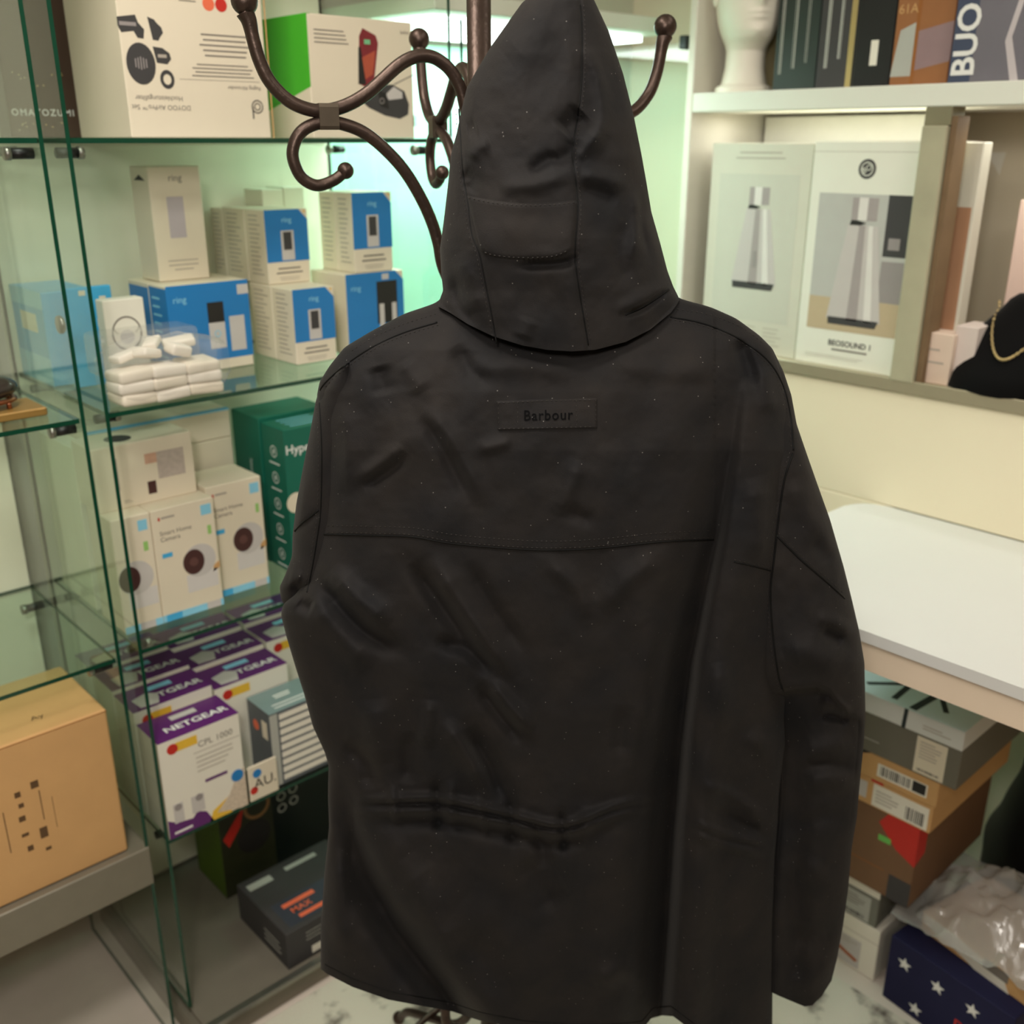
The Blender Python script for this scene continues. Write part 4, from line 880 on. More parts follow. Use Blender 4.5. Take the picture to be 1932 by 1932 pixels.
# teal boxes
yG = 1.60; xg = aty(545, 950, yG)[0]; zg = aty(542, 811, yG)[2]; dg = depth_to(xg, yG, zg, 491)
c = Carton('power_bank_box', 'front teal box with column of round white icons, beside the camera boxes', (xg, yG, S3 + .0005), (.16, dg, zg - S3), TEAL, 0, 'box')
c.text('front', 'Hyper', .2, .86, .018, TXW, bold=.02); c.lines('top', .15, .1, .8, .9, 4, LSKY, .3, 3)
for k in range(5):
    c.disc('left', .5, .83 - k * .18, .0115, TXW, 'round_icon', 1, .0095); c.rect('left', .28, .745 - k * .18, .72, .755 - k * .18, TXW, 'icon_caption'); c.rect('left', .47, .815 - k * .18, .53, .845 - k * .18, TXW, 'icon_symbol')
c.disc('front', .1, .5, .02, PC, 'product_picture')
yG2 = yG + dg + .004; zg2 = zg + .006; dg2 = max(.05, depth_to(xg, yG2, zg2, 437))
c = Carton('power_bank_box', 'rear teal box with vertical white lettering behind the front teal box', (xg - .002, yG2, S3 + .0005), (.15, dg2, zg2 - S3), TEAL, 0, 'box'); c.text('left', 'dynamic', .6, .6, .014, TXW, math.pi / 2)

# ---------------- fourth shelf: purple network boxes
NG = 'purple topped network adapter boxes on the fourth shelf'
Hn = .196
def net(label, x0, y, W_, D_, H_=Hn, front=False, flip=False, z0=S4):
    c = Carton('network_box', label, (x0, y, z0 + .0005), (W_, D_, H_), PW, 0, 'box', NG)
    c.rect('top', 0, 0, 1, 1, PURP, 'purple_top'); c.text('top', 'NETGEAR', .56, .36, .0175, TXW, 0, bold=.03, lv=3, sx=1.15)
    c.rect('top', .34, .66, .66, .84, LSKY if not front else GREYP, 'pale_caption', 2)
    if not front: c.poly('top', [(.12, .1), (.34, .06), (.42, .45), (.3, .62), (.1, .5)], GREYP, 'plug_picture', 4)
    c.disc('front', .16, .9, .010, RED, 'red_sticker', 2); c.rect('front', .2, .86, .46, .95, YEL, 'yellow_sticker', 1)
    return c
xn0 = .5655; xn1 = aty(450, 1345, 1.503)[0]
c = net('frontmost network box with white face and purple top on the fourth shelf', xn0, 1.503, xn1 - xn0, .085, front=True)
c.text('front', 'CPL 1000', .68, .84, .0125, INKG); c.rect('front', .4, .765, .98, .772, INKL, 'printed_rule'); c.lines('front', .42, .55, .92, .74, 4, INKL, .2, 6); c.rect('front', .5, .43, .78, .46, PURP, 'purple_caption')
c.poly('front', [(.0, .0), (.55, .0), (.47, .13), (.36, .17), (.3, .12), (.12, .14), (.0, .2)], PURP, 'purple_foot', 1); c.poly('front', [(.5, 0), (.78, 0), (.86, .22), (.55, .1)], YEL, 'yellow_corner', 1); c.poly('front', [(.6, .06), (.9, .0), (1, .0), (1, .42), (.9, .38), (.78, .2)], mat('print_collage', (208, 190, 170), .5, var=.35, scale=160), 'photo_collage', 2); c.disc('front', .9, .36, .012, BLUE, 'blue_dot', 3)
c.rect('front', .08, .14, .2, .34, GREYP, 'adapter_picture', 2); c.rect('front', .3, .16, .46, .34, GREYP, 'adapter_picture', 2); c.disc('front', .14, .3, .007, MIDG, 'socket_picture', 3); c.disc('front', .4, .31, .007, MIDG, 'socket_picture', 3); c.lines('front', .06, .03, .38, .06, 1, TXW, .8, 3)
rows = [(1.595, xn0, 'network box second from the front in the left row'), (1.685, xn0, 'network box third from the front in the left row'), (1.775, xn0, 'network box at the back of the left row')]
for k, (y_, x_, lb) in enumerate(rows): net(lb, x_, y_, .150, .085, Hn + .020 + .006 * k)
for k, (y_, lb) in enumerate(((1.60, 'network box front of the middle row, white plug on top'), (1.69, 'network box in the centre of the middle row'), (1.78, 'network box at the back of the middle row'))): net(lb, .722, y_, .155, .085, Hn + .004 + .008 * k)
for k, (y_, lb) in enumerate(((1.69, 'network box beside the coat in the right row'), (1.78, 'network box at the back of the right row'))): net(lb, .884, y_, .155, .085, Hn + .012 + .008 * k)
# striped grey box
y = 1.512; x0 = aty(516, 1440, y)[0]; zt = aty(520, 1345, y)[2]
c = Carton('air_purifier_box', 'slate grey box with white louvre stripes on its face, fourth shelf', (x0, y, S4 + .0005), (.20, .085, zt - S4), mat('slate_board', (92, 96, 100), .5, .4, var=.05), 0, 'box')
c.rect('top', 0, 0, 1, 1, mat('slate_top', (120, 140, 140), .45, .5, var=.06), 'pale_top'); c.rect('front', 0, .02, .08, .98, PG, 'grey_edge')
for k in range(9): c.rect('front', .1, .06 + k * .103, 1, .06 + k * .103 + .072, PW, 'white_stripe', 1)
c.disc('left', .35, .72, .011, ORG_, 'orange_dot'); c.rect('left', .62, .62, .85, .85, PC, 'label_patch'); c.lines('top', .2, .5, .45, .7, 2, TXW, .5, 4); c.lines('top', .1, .1, .9, .35, 2, TXW, .3, 3)
c = Carton('leaflet', 'small leaflet with blue and red print leaning between the shelf boxes', (xn1 + .006, 1.503, S4 + .0005), (.06, .004, .075), PC, 0, 'leaflet'); c.text('front', 'AU.', .55, .45, .022, INK); c.disc('front', .3, .75, .009, BLUE, 'blue_print'); c.disc('front', .15, .3, .008, RED, 'red_print')

# ---------------- cabinet floor
y = 1.73; x0 = aty(428, 1690, y)[0]
c = Carton('garden_camera_box', 'dark green box with wildlife camera picture on the cabinet floor', (x0, y, .0505), (.30, depth_to(x0, y, .2, 362), .30), mat('olive_board', (80, 104, 30), .5, .4, var=.12, scale=12), 0, 'box')
c.rect('front', 0, 0, 1, 1, mat('print_forest', (46, 48, 30), .4, .5, var=.5, scale=30), 'forest_picture'); c.rect('front', .42, 0, 1, 1, mat('print_dark_green', (20, 28, 24), .4), 'dark_panel', 2)
c.disc('front', .26, .42, .04, INK, 'lens_picture', 3); c.disc('front', .3, .66, .032, mat('print_tan', (150, 110, 70), .4, var=.2), 'lens_ring_picture', 3, .024); c.poly('front', [(.02, .5), (.12, .62), (.2, .7), (.16, .55), (.06, .42)], RED, 'red_picture', 3)
c.text('front', 'aqua', .55, .88, .016, TXW); c.lines('front', .47, .72, .66, .82, 3, PG, .2, 4)
for (a, b) in ((.5, .64), (.6, .66), (.5, .54), (.6, .56)): c.disc('front', a, b, .011, PG, 'round_icon', 3, .008)
y = 1.462; x0 = aty(546, 1838, y)[0]; zt = aty(543, 1763, y)[2]; dd = depth_to(x0, y, zt, 446)
print('dark box', x0, zt, dd)
c = Carton('vacuum_box', 'charcoal box with salmon lettering on its top, cabinet floor front', (x0, y, .0505), (.22, min(dd, .25), zt - .05), CHAR, 0, 'box')
c.rect('top', .08, .06, 1, .46, mat('print_slate_blue', (58, 62, 72), .5), 'lettering_panel'); 
c.text('top', 'MAX', .30, .25, .016, ORG_, .0, bold=.02); c.lines('top', .16, .32, .5, .41, 1, ORG_, .7, 2); c.lines('top', .22, .10, .6, .18, 1, ORG_, .7, 3)
c.rect('top', .05, .8, .3, .9, PG, 'pale_label'); c.lines('top', .45, .82, .8, .9, 1, PG, .8, 2); c.lines('left', .55, .2, .9, .6, 3, PG, .3, 5); c.rect('front', .25, .1, .8, .3, PW, 'white_label'); c.lines('front', .2, .5, .9, .8, 3, PG, .2, 6)

# ---------------- left cabinet: large kraft box
y = 1.512; xk1 = aty(226, 1500, y)[0]; zk0 = .4485; zk1 = aty(180, 1345, y)[2]
c = Carton('kraft_box', 'large brown kraft box with small black print marks in the left cabinet', (xk1 - .42, y, zk0), (.42, .20, zk1 - zk0), KRAFT, 0, 'box', bev=.003)
print('kraft', xk1, zk1)
def U(px, py=1550): return (aty(px, py, y)[0] - c.root.location.x) / c.W
def Vv(px, py): return (aty(px, py, y)[2] - zk0) / c.H
DKP = mat('print_brown_ink', (92, 66, 40), .6)
for (px_, py_, a, b) in ((65, 1480, .012, .013), (83, 1570, .012, .02), (42, 1545, .010, .010), (40, 1520, .008, .008), (48, 1575, .011, .006), (33, 1500, .009, .010), (58, 1600, .009, .010), (92, 1600, .009, .006)):
    u_, v_ = U(px_, py_), Vv(px_, py_); c.rect('front', u_ - a / 2 / c.W, v_ - b / 2 / c.H, u_ + a / 2 / c.W, v_ + b / 2 / c.H, DKP, 'handling_mark')
c.rect('front', U(74, 1500), Vv(74, 1550), U(76, 1500), Vv(76, 1490), DKP, 'fine_text'); c.rect('front', U(104, 1540), Vv(104, 1562), U(105, 1540), Vv(104, 1500), DKP, 'fine_text'); c.rect('front', U(14, 1580), Vv(14, 1612), U(16, 1580), Vv(14, 1530), DKP, 'fine_text')
c.rect('front', 0, .985, 1, .99, KRAFTD, 'flap_crease'); c.text('top', 'Ay', .78, .25, .014, DKP, .0); c.rect('top', .0, .25, .45, .75, mat('white_tape', (214, 218, 220), .4), 'white_label')

# ================================================================== right shelf unit contents (fronts face -x)
RZ = -math.pi / 2
def carton_x(name, label, X, l, r_, t, z0, depth, m, group=None, cat='box', hgt=None, drz=0.):
    a = atx(l[0], l[1], X); b = atx(r_[0], r_[1], X); H_ = hgt if hgt else atx(t[0], t[1], X)[2] - z0
    return Carton(name, label, (X, a[1], z0 + .0005), (a[1] - b[1], depth, H_ - .0005), m, RZ + drz, cat, group)
Z1 = 1.178; Z2 = 1.692
SPK = mat('print_speaker_silver', (196, 188, 184), .4, var=.03); SPD = mat('print_speaker_shade', (164, 154, 152), .4); SPL = mat('print_speaker_light', (222, 216, 210), .4)
BOXW = mat('box_white_satin', (230, 228, 214), .4, .5, var=.02); BOXG = mat('box_pale_grey', (208, 204, 188), .4, .5, var=.03)
def speaker_print(c, u, v0, v1, wb, wt, base=True, lv=2):
    h_ = v1 - v0; vm = v0 + h_ * .78; vt = v0 + h_ * .82
    c.poly('front', [(u - wb / 2, v0), (u + wb / 2, v0), (u + wt / 2, vm), (u - wt / 2, vm)], SPK, 'speaker_picture', lv)
    c.poly('front', [(u - wb * .12, v0), (u + wb * .08, v0), (u + wt * .08, vm), (u - wt * .12, vm)], SPD, 'speaker_shade_picture', lv + 1)
    c.poly('front', [(u + wb * .2, v0), (u + wb * .34, v0), (u + wt * .34, vm), (u + wt * .2, vm)], SPL, 'speaker_light_picture', lv + 1)
    c.rect('front', u - wt * .42, vt, u + wt * .42, v1, SPD, 'speaker_head_picture', lv); c.rect('front', u - wt * .2, vt, u + wt * .1, v1, SPL, 'speaker_head_light', lv + 1); c.poly('front', [(u - wt * .45, vm), (u - wt * .1, vm), (u + wt * .1, vm + h_ * .02), (u - wt * .2, vt), (u - wt * .4, vt)], INK, 'speaker_gap_picture', lv + 1)
    if base: c.poly('front', [(u - wb * .46, v0 - .025), (u + wb * .42, v0 - .025), (u + wb * .47, v0 + .008), (u - wb * .47, v0 + .008)], CHAR, 'speaker_base_picture', lv + 1)
c = carton_x('speaker_box', 'white speaker box showing tall silver cone speaker picture with title, beside the shelf upright', XF + .02, (1518, 480), (1727, 480), (1600, 266), Z1, .21, BOXW)
c.rect('front', .09, .17, .92, .78, mat('print_room_grey', (186, 184, 178), .45, var=.05), 'room_picture'); c.rect('front', .09, .17, .92, .32, mat('print_table_tan', (190, 170, 140), .45, var=.05), 'table_picture', 2); c.rect('front', .72, .52, .92, .78, CHAR, 'dark_picture', 2); c.rect('front', .76, .55, .86, .6, MIDG, 'grey_picture', 3); c.rect('front', .72, .32, .92, .5, MIDG, 'grey_picture', 2)
speaker_print(c, .52, .225, .765, .50, .27, True, 3)
c.disc('front', .5, .885, .0175, CHAR, 'round_logo', 2); c.disc('front', .5, .885, .0125, BOXW, 'round_logo_ring', 3, .0108); c.text('front', 'BO', .5, .885, .011, BOXW, .5, lv=4)
c.text('front', 'BEOSOUND 1', .52, .112, .0112, CHAR, bold=.03); c.lines('front', .28, .07, .76, .095, 1, INKG, .35, 3, 'c'); c.lines('front', .1, .035, .9, .055, 2, INKL, .2, 4)
c.rect('front', 0, .955, 1, .957, INKL, 'lid_crease'); c.rect('top', .0, .9, 1, 1, KRAFTD, 'board_edge')
c = carton_x('speaker_box', 'pale speaker box seen from its back with smaller cone speaker, next to the titled box', XF + .025, (1332, 480), (1517, 480), (1430, 270), Z1, .20, BOXG)
c.rect('front', .1, .16, .9, .86, mat('print_panel_grey', (200, 198, 184), .45, var=.03), 'panel_picture'); speaker_print(c, .52, .34, .80, .46, .24, True, 2); c.lines('front', .2, .92, .8, .97, 2, INKL, .25, 3, 'c'); c.rect('front', .5, .42, .54, .5, MIDG, 'fine_text', 4)
for k in range(3): c.lines('front', .1 + k * .28, .04, .32 + k * .28, .14, 5, INKL, .2, 5 + k)
c = carton_x('speaker_box', 'speaker box right of the shelf upright, only a narrow face shows', XF + .07, (1757, 480), (1826, 480), (1800, 268), Z1, .035, BOXG); c.rect('front', .0, .04, .92, .74, mat('print_warm_room', (172, 130, 100), .45, var=.2, scale=8), 'room_picture'); c.rect('front', .0, .12, .35, .5, SPD, 'speaker_edge_picture', 2); c.disc('front', .22, .86, .010, CHAR, 'round_logo', 2, 0, .5)
c = carton_x('small_box', 'small pale pink box lying at the foot of the narrow speaker box', XF + .02, (1741, 690), (1792, 690), (1765, 628), Z1, .10, mat('box_blush', (222, 200, 182), .5)); c.lines('front', .1, .3, .8, .8, 2, INKL, .15)
c = carton_x('small_box', 'tilted pale card box between the small pink box and the necklace bust', XF + .035, (1793, 690), (1835, 690), (1815, 615), Z1, .07, mat('box_mist', (214, 200, 192), .5))
P_ = atx(1880, 300, XW - .014); tag(mesh('price_tag', [(XW - .015, P_[1] + .022, P_[2] + .012), (XW - .015, P_[1] - .018, P_[2] + .014), (XW - .015, P_[1] - .012, P_[2] - .032), (XW - .0135, P_[1] + .022, P_[2] + .012), (XW - .0135, P_[1] - .018, P_[2] + .014), (XW - .0135, P_[1] - .012, P_[2] - .032)], [(0, 1, 2), (5, 4, 3), (0, 3, 4, 1), (1, 4, 5, 2), (2, 5, 3, 0)], PW), 'small white triangular paper scrap stuck on the shelf back', 'paper')
tag(boxmesh('pink_carton', (XF + .18, .40, Z1 + .0005), (XF + .36, atx(1905, 500, XF + .18)[1], 1.50), mat('box_rose', (226, 198, 184), .5), None, .002), 'rose coloured carton behind the necklace bust', 'box')
# necklace bust
VEL = mat('black_velvet', (12, 11, 11), .9, .1, sheen=.1)
bx, by = 1.905, atx(1878, 660, 1.87)[1] - .032
bust = empty('necklace_bust', (bx, by, Z1), 0, 'black velvet necklace display bust on the shelf', 'display bust')
V = []; Fc = []; n = 40; rows_ = [(0, .115, .06), (.004, .12, .065), (.035, .118, .06), (.07, .108, .052), (.10, .092, .044), (.122, .072, .038), (.14, .056, .034), (.155, .046, .03), (.165, .032, .02), (.168, .0, .0)]
rows_ = [(z, a * .86, b) for z, a, b in rows_]
for j, (z, a, b) in enumerate(rows_):
    for k in range(n):
        t = 2 * math.pi * k / n; V.append((-.05 + b * math.cos(t) + .10 * z / .14 * .6, a * math.sin(t), z))
for j in range(len(rows_) - 1):
    for k in range(n): Fc.append((j * n + k, j * n + (k + 1) % n, (j + 1) * n + (k + 1) % n, (j + 1) * n + k))
mesh('bust_body', V, Fc, VEL, bust, True); boxmesh('bust_foot', (-.07, -.098, -.0), (.06, .098, .006), VEL, bust, .002)
nk = empty('necklace', (bx, by, Z1), 0, 'gold link chain necklace hanging on the black bust', 'necklace')
def bust_front(yv, z):
    for j in range(len(rows_) - 1):
        if rows_[j][0] <= z <= rows_[j + 1][0]:
            f_ = (z - rows_[j][0]) / (rows_[j + 1][0] - rows_[j][0]); a = rows_[j][1] + f_ * (rows_[j + 1][1] - rows_[j][1]); b = rows_[j][2] + f_ * (rows_[j + 1][2] - rows_[j][2])
    q = max(0, 1 - (yv / a) ** 2); return -.05 - b * math.sqrt(q) + .10 * z / .14 * .6
pts = []
for t in np.linspace(-1, 1, 49):
    yv = .058 * t; z = .062 + .088 * abs(t) ** 1.9; pts.append((bust_front(yv, z) - .003, yv, z))
for i in range(0, 48):
    a, b = np.array(pts[i]), np.array(pts[i + 1]); m_ = (a + b) / 2; d = (b - a) / np.linalg.norm(b - a); s_ = np.cross(d, (1, 0, 0)) if i % 2 else np.array([1., 0, 0]); s_ = s_ / np.linalg.norm(s_)
    tube('chain_link', [m_ + d * .0032 * math.cos(t) + s_ * .0019 * math.sin(t) for t in np.linspace(0, 2 * math.pi, 9)], .0009, GOLD, nk, 5)
# upper shelf
SKIN = mat('mannequin_white', (236, 230, 214), .45, .4, var=.01)
mh = empty('mannequin_head', (XF + .072, 1.328, Z2), 0, 'white mannequin head on the upper shelf at the left end', 'mannequin')
prof_ = [(0, .062, .060, .060), (.012, .062, .060, .060), (.016, .05, .05, .05), (.05, .043, .045, .045), (.085, .042, .044, .05), (.098, .046, .058, .056), (.108, .052, .074, .062), (.122, .058, .082, .068), (.14, .064, .084, .076), (.165, .069, .086, .084), (.20, .072, .087, .09), (.235, .073, .088, .092), (.27, .068, .082, .088), (.295, .055, .066, .072), (.31, .034, .04, .045), (.316, .004, .004, .004)]
pz = np.array([p[0] for p in prof_]); zz = np.linspace(0, .316, 90); V = []; Fc = []; n = 72; face = math.atan2(-.9, -1.) + .18
for z in zz:
    a, fr_, bk = [np.interp(z, pz, [p[k] for p in prof_]) for k in (1, 2, 3)]
    for k in range(n):
        t = 2 * math.pi * k / n; x = math.cos(t); y_ = math.sin(t); X_ = x * (fr_ if x > 0 else bk); Y_ = y_ * a
        if x > 0:
            g = lambda yc, zc, sy, sz, am: am * math.exp(-((Y_ - yc) / sy) ** 2 - ((z - zc) / sz) ** 2)
            X_ += g(0, .186, .010, .018, .020) + g(0, .205, .008, .02, .010) + g(0, .155, .018, .005, .007) + g(0, .146, .016, .004, .007) - g(0, .1505, .02, .0022, .004) + g(0, .120, .016, .010, .006) - g(.028, .212, .016, .01, .010) - g(-.028, .212, .016, .01, .010)
        V.append((X_, Y_, z))
for j in range(len(zz) - 1):
    for k in range(n): Fc.append((j * n + k, j * n + (k + 1) % n, (j + 1) * n + (k + 1) % n, (j + 1) * n + k))
hm = mesh('head', V, Fc, SKIN, mh, True); hm.rotation_euler = (0, 0, face); mh.scale = (.92, .92, .92)
for s_ in (-1, 1): e_ = ball('ear', (-.005, s_ * .073, .195), .02, SKIN, hm, (.6, .35, 1.2))
def ucarton(name, label, X, l, r_, depth, m, hgt=.30, cat='box'): return carton_x(name, label, X, (l, 100), (r_, 100), (l, 0), Z2, depth, m, None, cat, hgt)
c = ucarton('clear_case', 'translucent amber plastic case between the mannequin head and the dark boxes', XF + .16, 1445, 1490, .06, mat('amber_plastic', (150, 138, 100), .25, .5, var=.2, scale=20))
DKG = mat('dark_green_board', (40, 50, 46), .4, .5, var=.1)
c = ucarton('dark_box', 'dark green box with vertical grey lettering on the upper shelf', XF + .05, 1462, 1542, .2, DKG)
for k in range(3): c.bars('front', .12 + k * .3, .1 + k * .03, .2 + k * .3, .95, 2, PG, k)
c = ucarton('dark_box', 'black box with grey printed columns beside the dark green box', XF + .045, 1543, 1612, .2, CHAR)
for k in range(2): c.bars('front', .2 + k * .35, .12 + k * .05, .32 + k * .35, .95, 2, PG, k + 5)
c.rect('front', .82, .0, .97, .5, GOLD, 'gold_print', 1)
c = ucarton('black_box', 'plain black box with small white sticker on the upper shelf', XF + .04, 1613, 1683, .2, BLK); c.rect('front', .42, .12, .62, .26, PW, 'white_sticker')
c = ucarton('lamp_carton', 'orange brown carton with mauve lamp picture on the upper shelf', XF + .035, 1684, 1793, .2, mat('amber_board', (150, 98, 58), .5, .4, var=.1)); c.text('front', '61A', .2, .41, .016, KRAFT); c.poly('front', [(0, .05), (.1, .3), (.38, .34), (.38, .05)], PG, 'lamp_shade_picture'); c.poly('front', [(.42, .08), (1, .12), (1, .33), (.42, .29)], mat('print_mauve', (148, 122, 124), .4, var=.1), 'lamp_picture'); c.rect('front', .36, 0, .42, 1, KRAFTD, 'dark_stripe', 2)
c = ucarton('grey_blue_box', 'grey blue box with big white vertical capitals at the right edge of the upper shelf', XF + .02, 1795, 1990, .22, mat('print_grey_blue', (112, 108, 116), .4, .5, var=.06))
c.rect('front', 0, 0, .22, 1, mat('print_slate', (66, 74, 96), .4), 'slate_band', 1); c.text('front', 'DUO', .17, .0, .044, TXW, math.pi / 2, 'LEFT', .02, 3) if False else c.text('front', 'BUO', .15, .03, .040, TXW, math.pi / 2, 'LEFT', .03, 3)
sh = [(.52, .2), (.62, .0), (.7, .0), (.58, .22), (.68, .48), (.9, .7), (.86, .74), (.64, .52)]; c.poly('front', sh, mat('print_pale_lilac', (196, 186, 188), .4), 'product_outline', 2)

# ================================================================== boxes on the floor under the table
XS = 1.61
def fl(name, label, l, r_, z0, z1, depth, m, X=XS, drz=0., cat='box'):
    a = atx(l[0], l[1], X)[1]; b = atx(r_[0], r_[1], X)[1]
    return Carton(name, label, (X, a, z0 + .0005), (a - b, depth, z1 - z0 - .001), m, RZ + drz, cat)
zs = [0, .118, .205, .30, .388, .452, .507, .522, .615, .655]
c = fl('shoe_box', 'white shoe box standing on the rug at the bottom of the stack', (1500, 1820), (1652, 1820), 0, .125, .30, PW, 1.625); c.rect('front', .4, .05, .8, .6, GREYP, 'label_patch'); c.poly('front', [(.45, .3), (.75, .16), (.78, .22), (.48, .36)], mat('print_rust', (168, 96, 60), .5), 'shoe_picture', 2); c.lines('front', .42, .45, .78, .58, 4, INKL); c.rect('front', 0, .72, 1, .73, INKL, 'lid_edge')
c = fl('shoe_box', 'grey shoe box with white lid and big label in the lower stack', (1480, 1720), (1656, 1720), .125, .228, .30, mat('grey_board', (120, 120, 110), .6, .3, var=.04), 1.625); c.rect('front', -.004, .7, 1.004, 1.003, PW, 'lid_band'); c.rect('front', .55, .04, .92, .62, PG, 'label_patch', 1); c.lines('front', .6, .3, .88, .55, 4, INKG); c.bars('front', .6, .08, .88, .16, 12, INK)
c = fl('shoe_box', 'brown box with bright red corner tape in the middle of the stack', (1470, 1620), (1727, 1620), .228, .412, .32, BROWN, 1.605); c.poly('front', [(.86, .62), (1, .52), (1, 1), (.78, 1), (.72, .85)], RED, 'red_tape', 1); c.poly('right', [(0, .52), (.12, .6), (.12, 1), (0, 1)], RED, 'red_tape', 1); c.rect('front', .73, .64, .82, .71, mat('print_lime', (110, 190, 90), .5), 'green_sticker', 2); c.poly('front', [(.3, .55), (.5, .6), (.48, 1), (.3, 1)], RED, 'red_tape', 1); c.rect('front', .0, .3, .8, .31, KRAFTD, 'flap_crease'); c.rect('front', .84, .0, 1, .3, CHAR, 'dark_patch', 1)
c = kb = fl('shoe_box', 'kraft shoe box with barcode stickers on lid and base, above the red taped box', (1470, 1555), (1756, 1555), .412, .472, .34, KRAFT, 1.60); c.rect('front', .62, .06, .98, .86, PW, 'label_patch'); c.bars('front', .84, .14, .96, .6, 10, INK); c.lines('front', .64, .2, .8, .7, 4, INKL); c.rect('front', .3, .2, .58, .8, GREYP, 'label_patch'); c.lines('front', .34, .3, .54, .7, 4, PURP); c.rect('front', .60, .9, .68, 1.0, RED, 'red_sticker')
c = kl = fl('shoe_box_lid', '', (1470, 1500), (1769, 1500), .473, .528, .345, KRAFT, 1.595); c.rect('front', .63, .22, .94, .72, PW, 'label_patch'); c.bars('front', .65, .3, .84, .66, 16, INK); c.rect('front', .85, .28, .93, .68, INK, 'printed_mark', 2); c.poly('front', [(.38, 1), (.47, .86), (.53, .86), (.58, 1)], BLK, 'finger_hole', 1); c.rect('right', .3, .2, .6, .8, PG, 'label_patch', 2)
c = ob = fl('shoe_box', 'olive grey shoe box with white brush stroked lid, topmost under the table', (1470, 1440), (1812, 1440), .529, .612, .30, mat('olive_grey_board', (112, 108, 96), .6, .3, var=.04), 1.59); c.rect('front', .77, .04, .93, .93, PC, 'label_patch'); c.lines('front', .79, .4, .91, .85, 6, INKL); c.bars('front', .79, .1, .91, .16, 14, INK); c.lines('front', .3, .3, .72, .36, 1, PG, .4)
c = ol = fl('shoe_box_lid', '', (1460, 1390), (1820, 1390), .613, .653, .31, mat('lid_white', (216, 216, 212), .5, .4), 1.582)
tp = mat('lid_top', (206, 222, 226), .45, .4); c.rect('top', .002, .002, .998, .998, tp, 'lid_top')
def stroke(c, pts, wd, m):
    P2 = np.array(pts, float)
    for i in range(len(P2) - 1):
        a, b = P2[i], P2[i + 1]; d = (b - a) / np.linalg.norm(b - a); n_ = np.array([-d[1], d[0]]) * wd
        c.poly('top', [tuple(a - n_), tuple(b - n_), tuple(b + n_), tuple(a + n_)], m, 'brush_stroke', 2)
BRS = mat('brush_black', (36, 48, 50), .5)
stroke(c, [(.58, .55), (.9, .32)], .018, BRS); stroke(c, [(.55, .6), (.58, .62), (.86, .12)], .014, BRS); stroke(c, [(.62, .05), (.60, .5)], .016, BRS); stroke(c, [(.45, .1), (.75, .45)], .016, BRS); stroke(c, [(.4, .3), (.64, .25)], .013, BRS); stroke(c, [(.73, .02), (.76, .4)], .02, BRS)
c.poly('front', [(.695, 0), (.715, 0), (.72, 1), (.70, 1)], BRS, 'brush_stroke', 2); c.lines('front', .8, .3, .95, .6, 2, INKL)
def absorb(base, lid):
    M_ = base.root.matrix_basis.inverted() @ lid.root.matrix_basis
    for ch in list(lid.root.children):
        ch.data.transform(M_); ch.parent = base.root
    lid.body.name = 'lid'; bpy.data.objects.remove(lid.root)
absorb(kb, kl); absorb(ob, ol)
# star box with parcel and bubble wrap
NAVY = mat('navy_cloth', (34, 34, 66), .7, .2, var=.12, scale=30)
xa, ya = 1.665, .655
c = Carton('star_box', 'navy blue box with white stars beside the shoe box stack', (xa - .06, ya - .005, .0005), (.25, .26, .152), NAVY, RZ - .12, 'box')
def star(u, v, r_):
    p_ = []
    for k in range(10):
        a = math.pi / 2 + k * math.pi / 5; q = r_ if k % 2 == 0 else r_ * .42; p_.append((u + q * math.cos(a) / c.W, v + q * math.sin(a) / c.H))
    c.poly('front', p_, TXW, 'white_star', 1)
for (u, v) in ((.14, .7), (.42, .7), (.70, .72), (.94, .72), (.28, .16), (.56, .14), (.84, .16)): star(u, v, .015)
c.text('front', 'P', .62, .34, .030, RED, .0); 
pc = Carton('parcel', 'open kraft parcel with white paper and barcode label on the star box', (xa - .005, ya - .035, .153), (.23, .20, .045), KRAFT, RZ - .2, 'parcel'); pc.poly('front', [(.02, .9), (.3, .95), (.75, .6), (.85, -.2), (.7, -.35), (.45, .1), (.2, .35), (.02, .45)], PW, 'white_paper', 2); pc.rect('front', .58, .4, .8, .85, INKG, 'printed_mark', 3)
bw = empty('bubble_wrap', (xa + .075, ya - .175, .199), 0, 'crumpled grey bubble wrap sheet heaped on the parcel', 'packaging')
def bwf(u, v):
    n_ = float(vnoise(np.array(u * 7), np.array(v * 7), 51)); n2 = float(vnoise(np.array(u * 19), np.array(v * 19), 52))
    r2 = ((u - .5) ** 2 + (v - .5) ** 2) * 4
    return ((u - .5) * .28 + n2 * .006, (v - .5) * .36 + n_ * .008, max(.002, .10 * (1 - r2) + n_ * .022 + n2 * .010) - .06 * max(0, r2 - 1.0) * 0)
crumple('film', 60, 60, bwf, BUBBLE, bw)
DKB = mat('black_bag_leather', (16, 14, 13), .55, .3, var=.2)
db = empty('dark_bag', (2.085, .50, 0), 0, 'black bag heaped in the shade under the table', 'bag')
V = []; Fc = []; n = 40
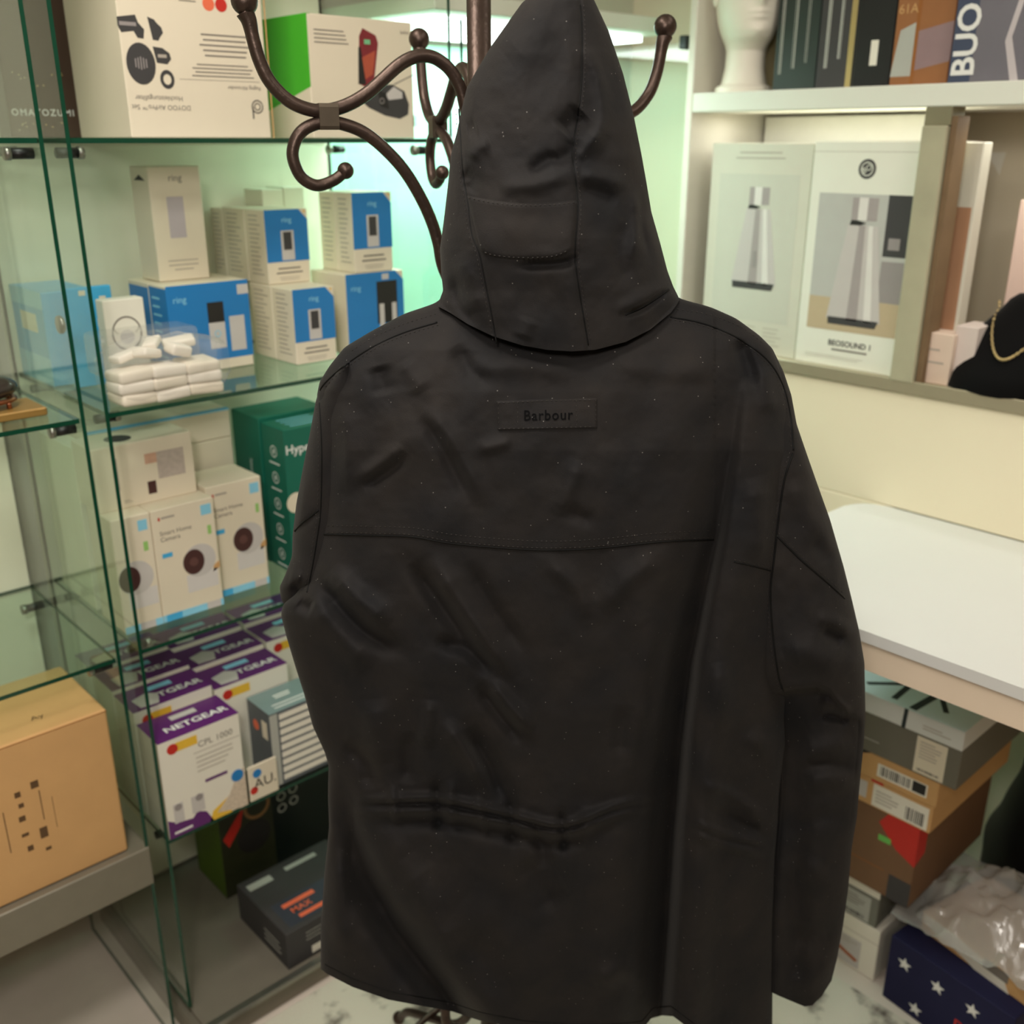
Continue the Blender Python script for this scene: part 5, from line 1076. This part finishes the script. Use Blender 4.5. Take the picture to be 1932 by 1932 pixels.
for j in range(24):
    z = .46 * j / 23; rr_ = .135 * math.sqrt(max(0.0, 1 - (j / 23) ** 3)) + .001
    for k in range(n):
        t = 2 * math.pi * k / n; q = 1 + .12 * float(vnoise(np.array(k / 5.), np.array(j / 4.), 61)); V.append((rr_ * q * math.cos(t), rr_ * 1.25 * q * math.sin(t), z))
for j in range(23):
    for k in range(n): Fc.append((j * n + k, j * n + (k + 1) % n, (j + 1) * n + (k + 1) % n, (j + 1) * n + k))
mesh('bag_body', V, Fc, DKB, db, True)
tube('handle', crom([(-.05, -.12, .36), (-.07, -.11, .43), (-.07, -.05, .45), (-.05, .0, .38)], 8), .008, mat('handle_tan', (120, 84, 56), .5), db, 8)

# ================================================================== rug
def rugmat():
    m = bpy.data.materials.new('rug_distressed'); m.use_nodes = True; nt = m.node_tree; p = nt.nodes['Principled BSDF']; L = nt.links.new
    tc = nt.nodes.new('ShaderNodeTexCoord'); n = nt.nodes.new('ShaderNodeTexNoise'); n.inputs['Scale'].default_value = 14; n.inputs['Detail'].default_value = 6; L(tc.outputs['Object'], n.inputs['Vector'])
    cr = nt.nodes.new('ShaderNodeValToRGB'); cr.color_ramp.elements[0].color = rgb(96, 88, 82); cr.color_ramp.elements[0].position = .33; cr.color_ramp.elements[1].color = rgb(208, 201, 186); cr.color_ramp.elements[1].position = .47
    L(n.outputs['Fac'], cr.inputs[0]); L(cr.outputs[0], p.inputs['Base Color']); p.inputs['Roughness'].default_value = .95
    b = nt.nodes.new('ShaderNodeTexNoise'); b.inputs['Scale'].default_value = 400; L(tc.outputs['Object'], b.inputs['Vector']); bn = nt.nodes.new('ShaderNodeBump'); bn.inputs['Strength'].default_value = .5; bn.inputs['Distance'].default_value = .004; L(b.outputs['Fac'], bn.inputs['Height']); L(bn.outputs['Normal'], p.inputs['Normal'])
    return m
rug = boxmesh('rug', (-.6, -1.2, .0005), (1.575, 1.42, .010), rugmat(), None, .003); tag(rug, 'cream woven rug with worn dark pattern under the coat stand', 'rug')
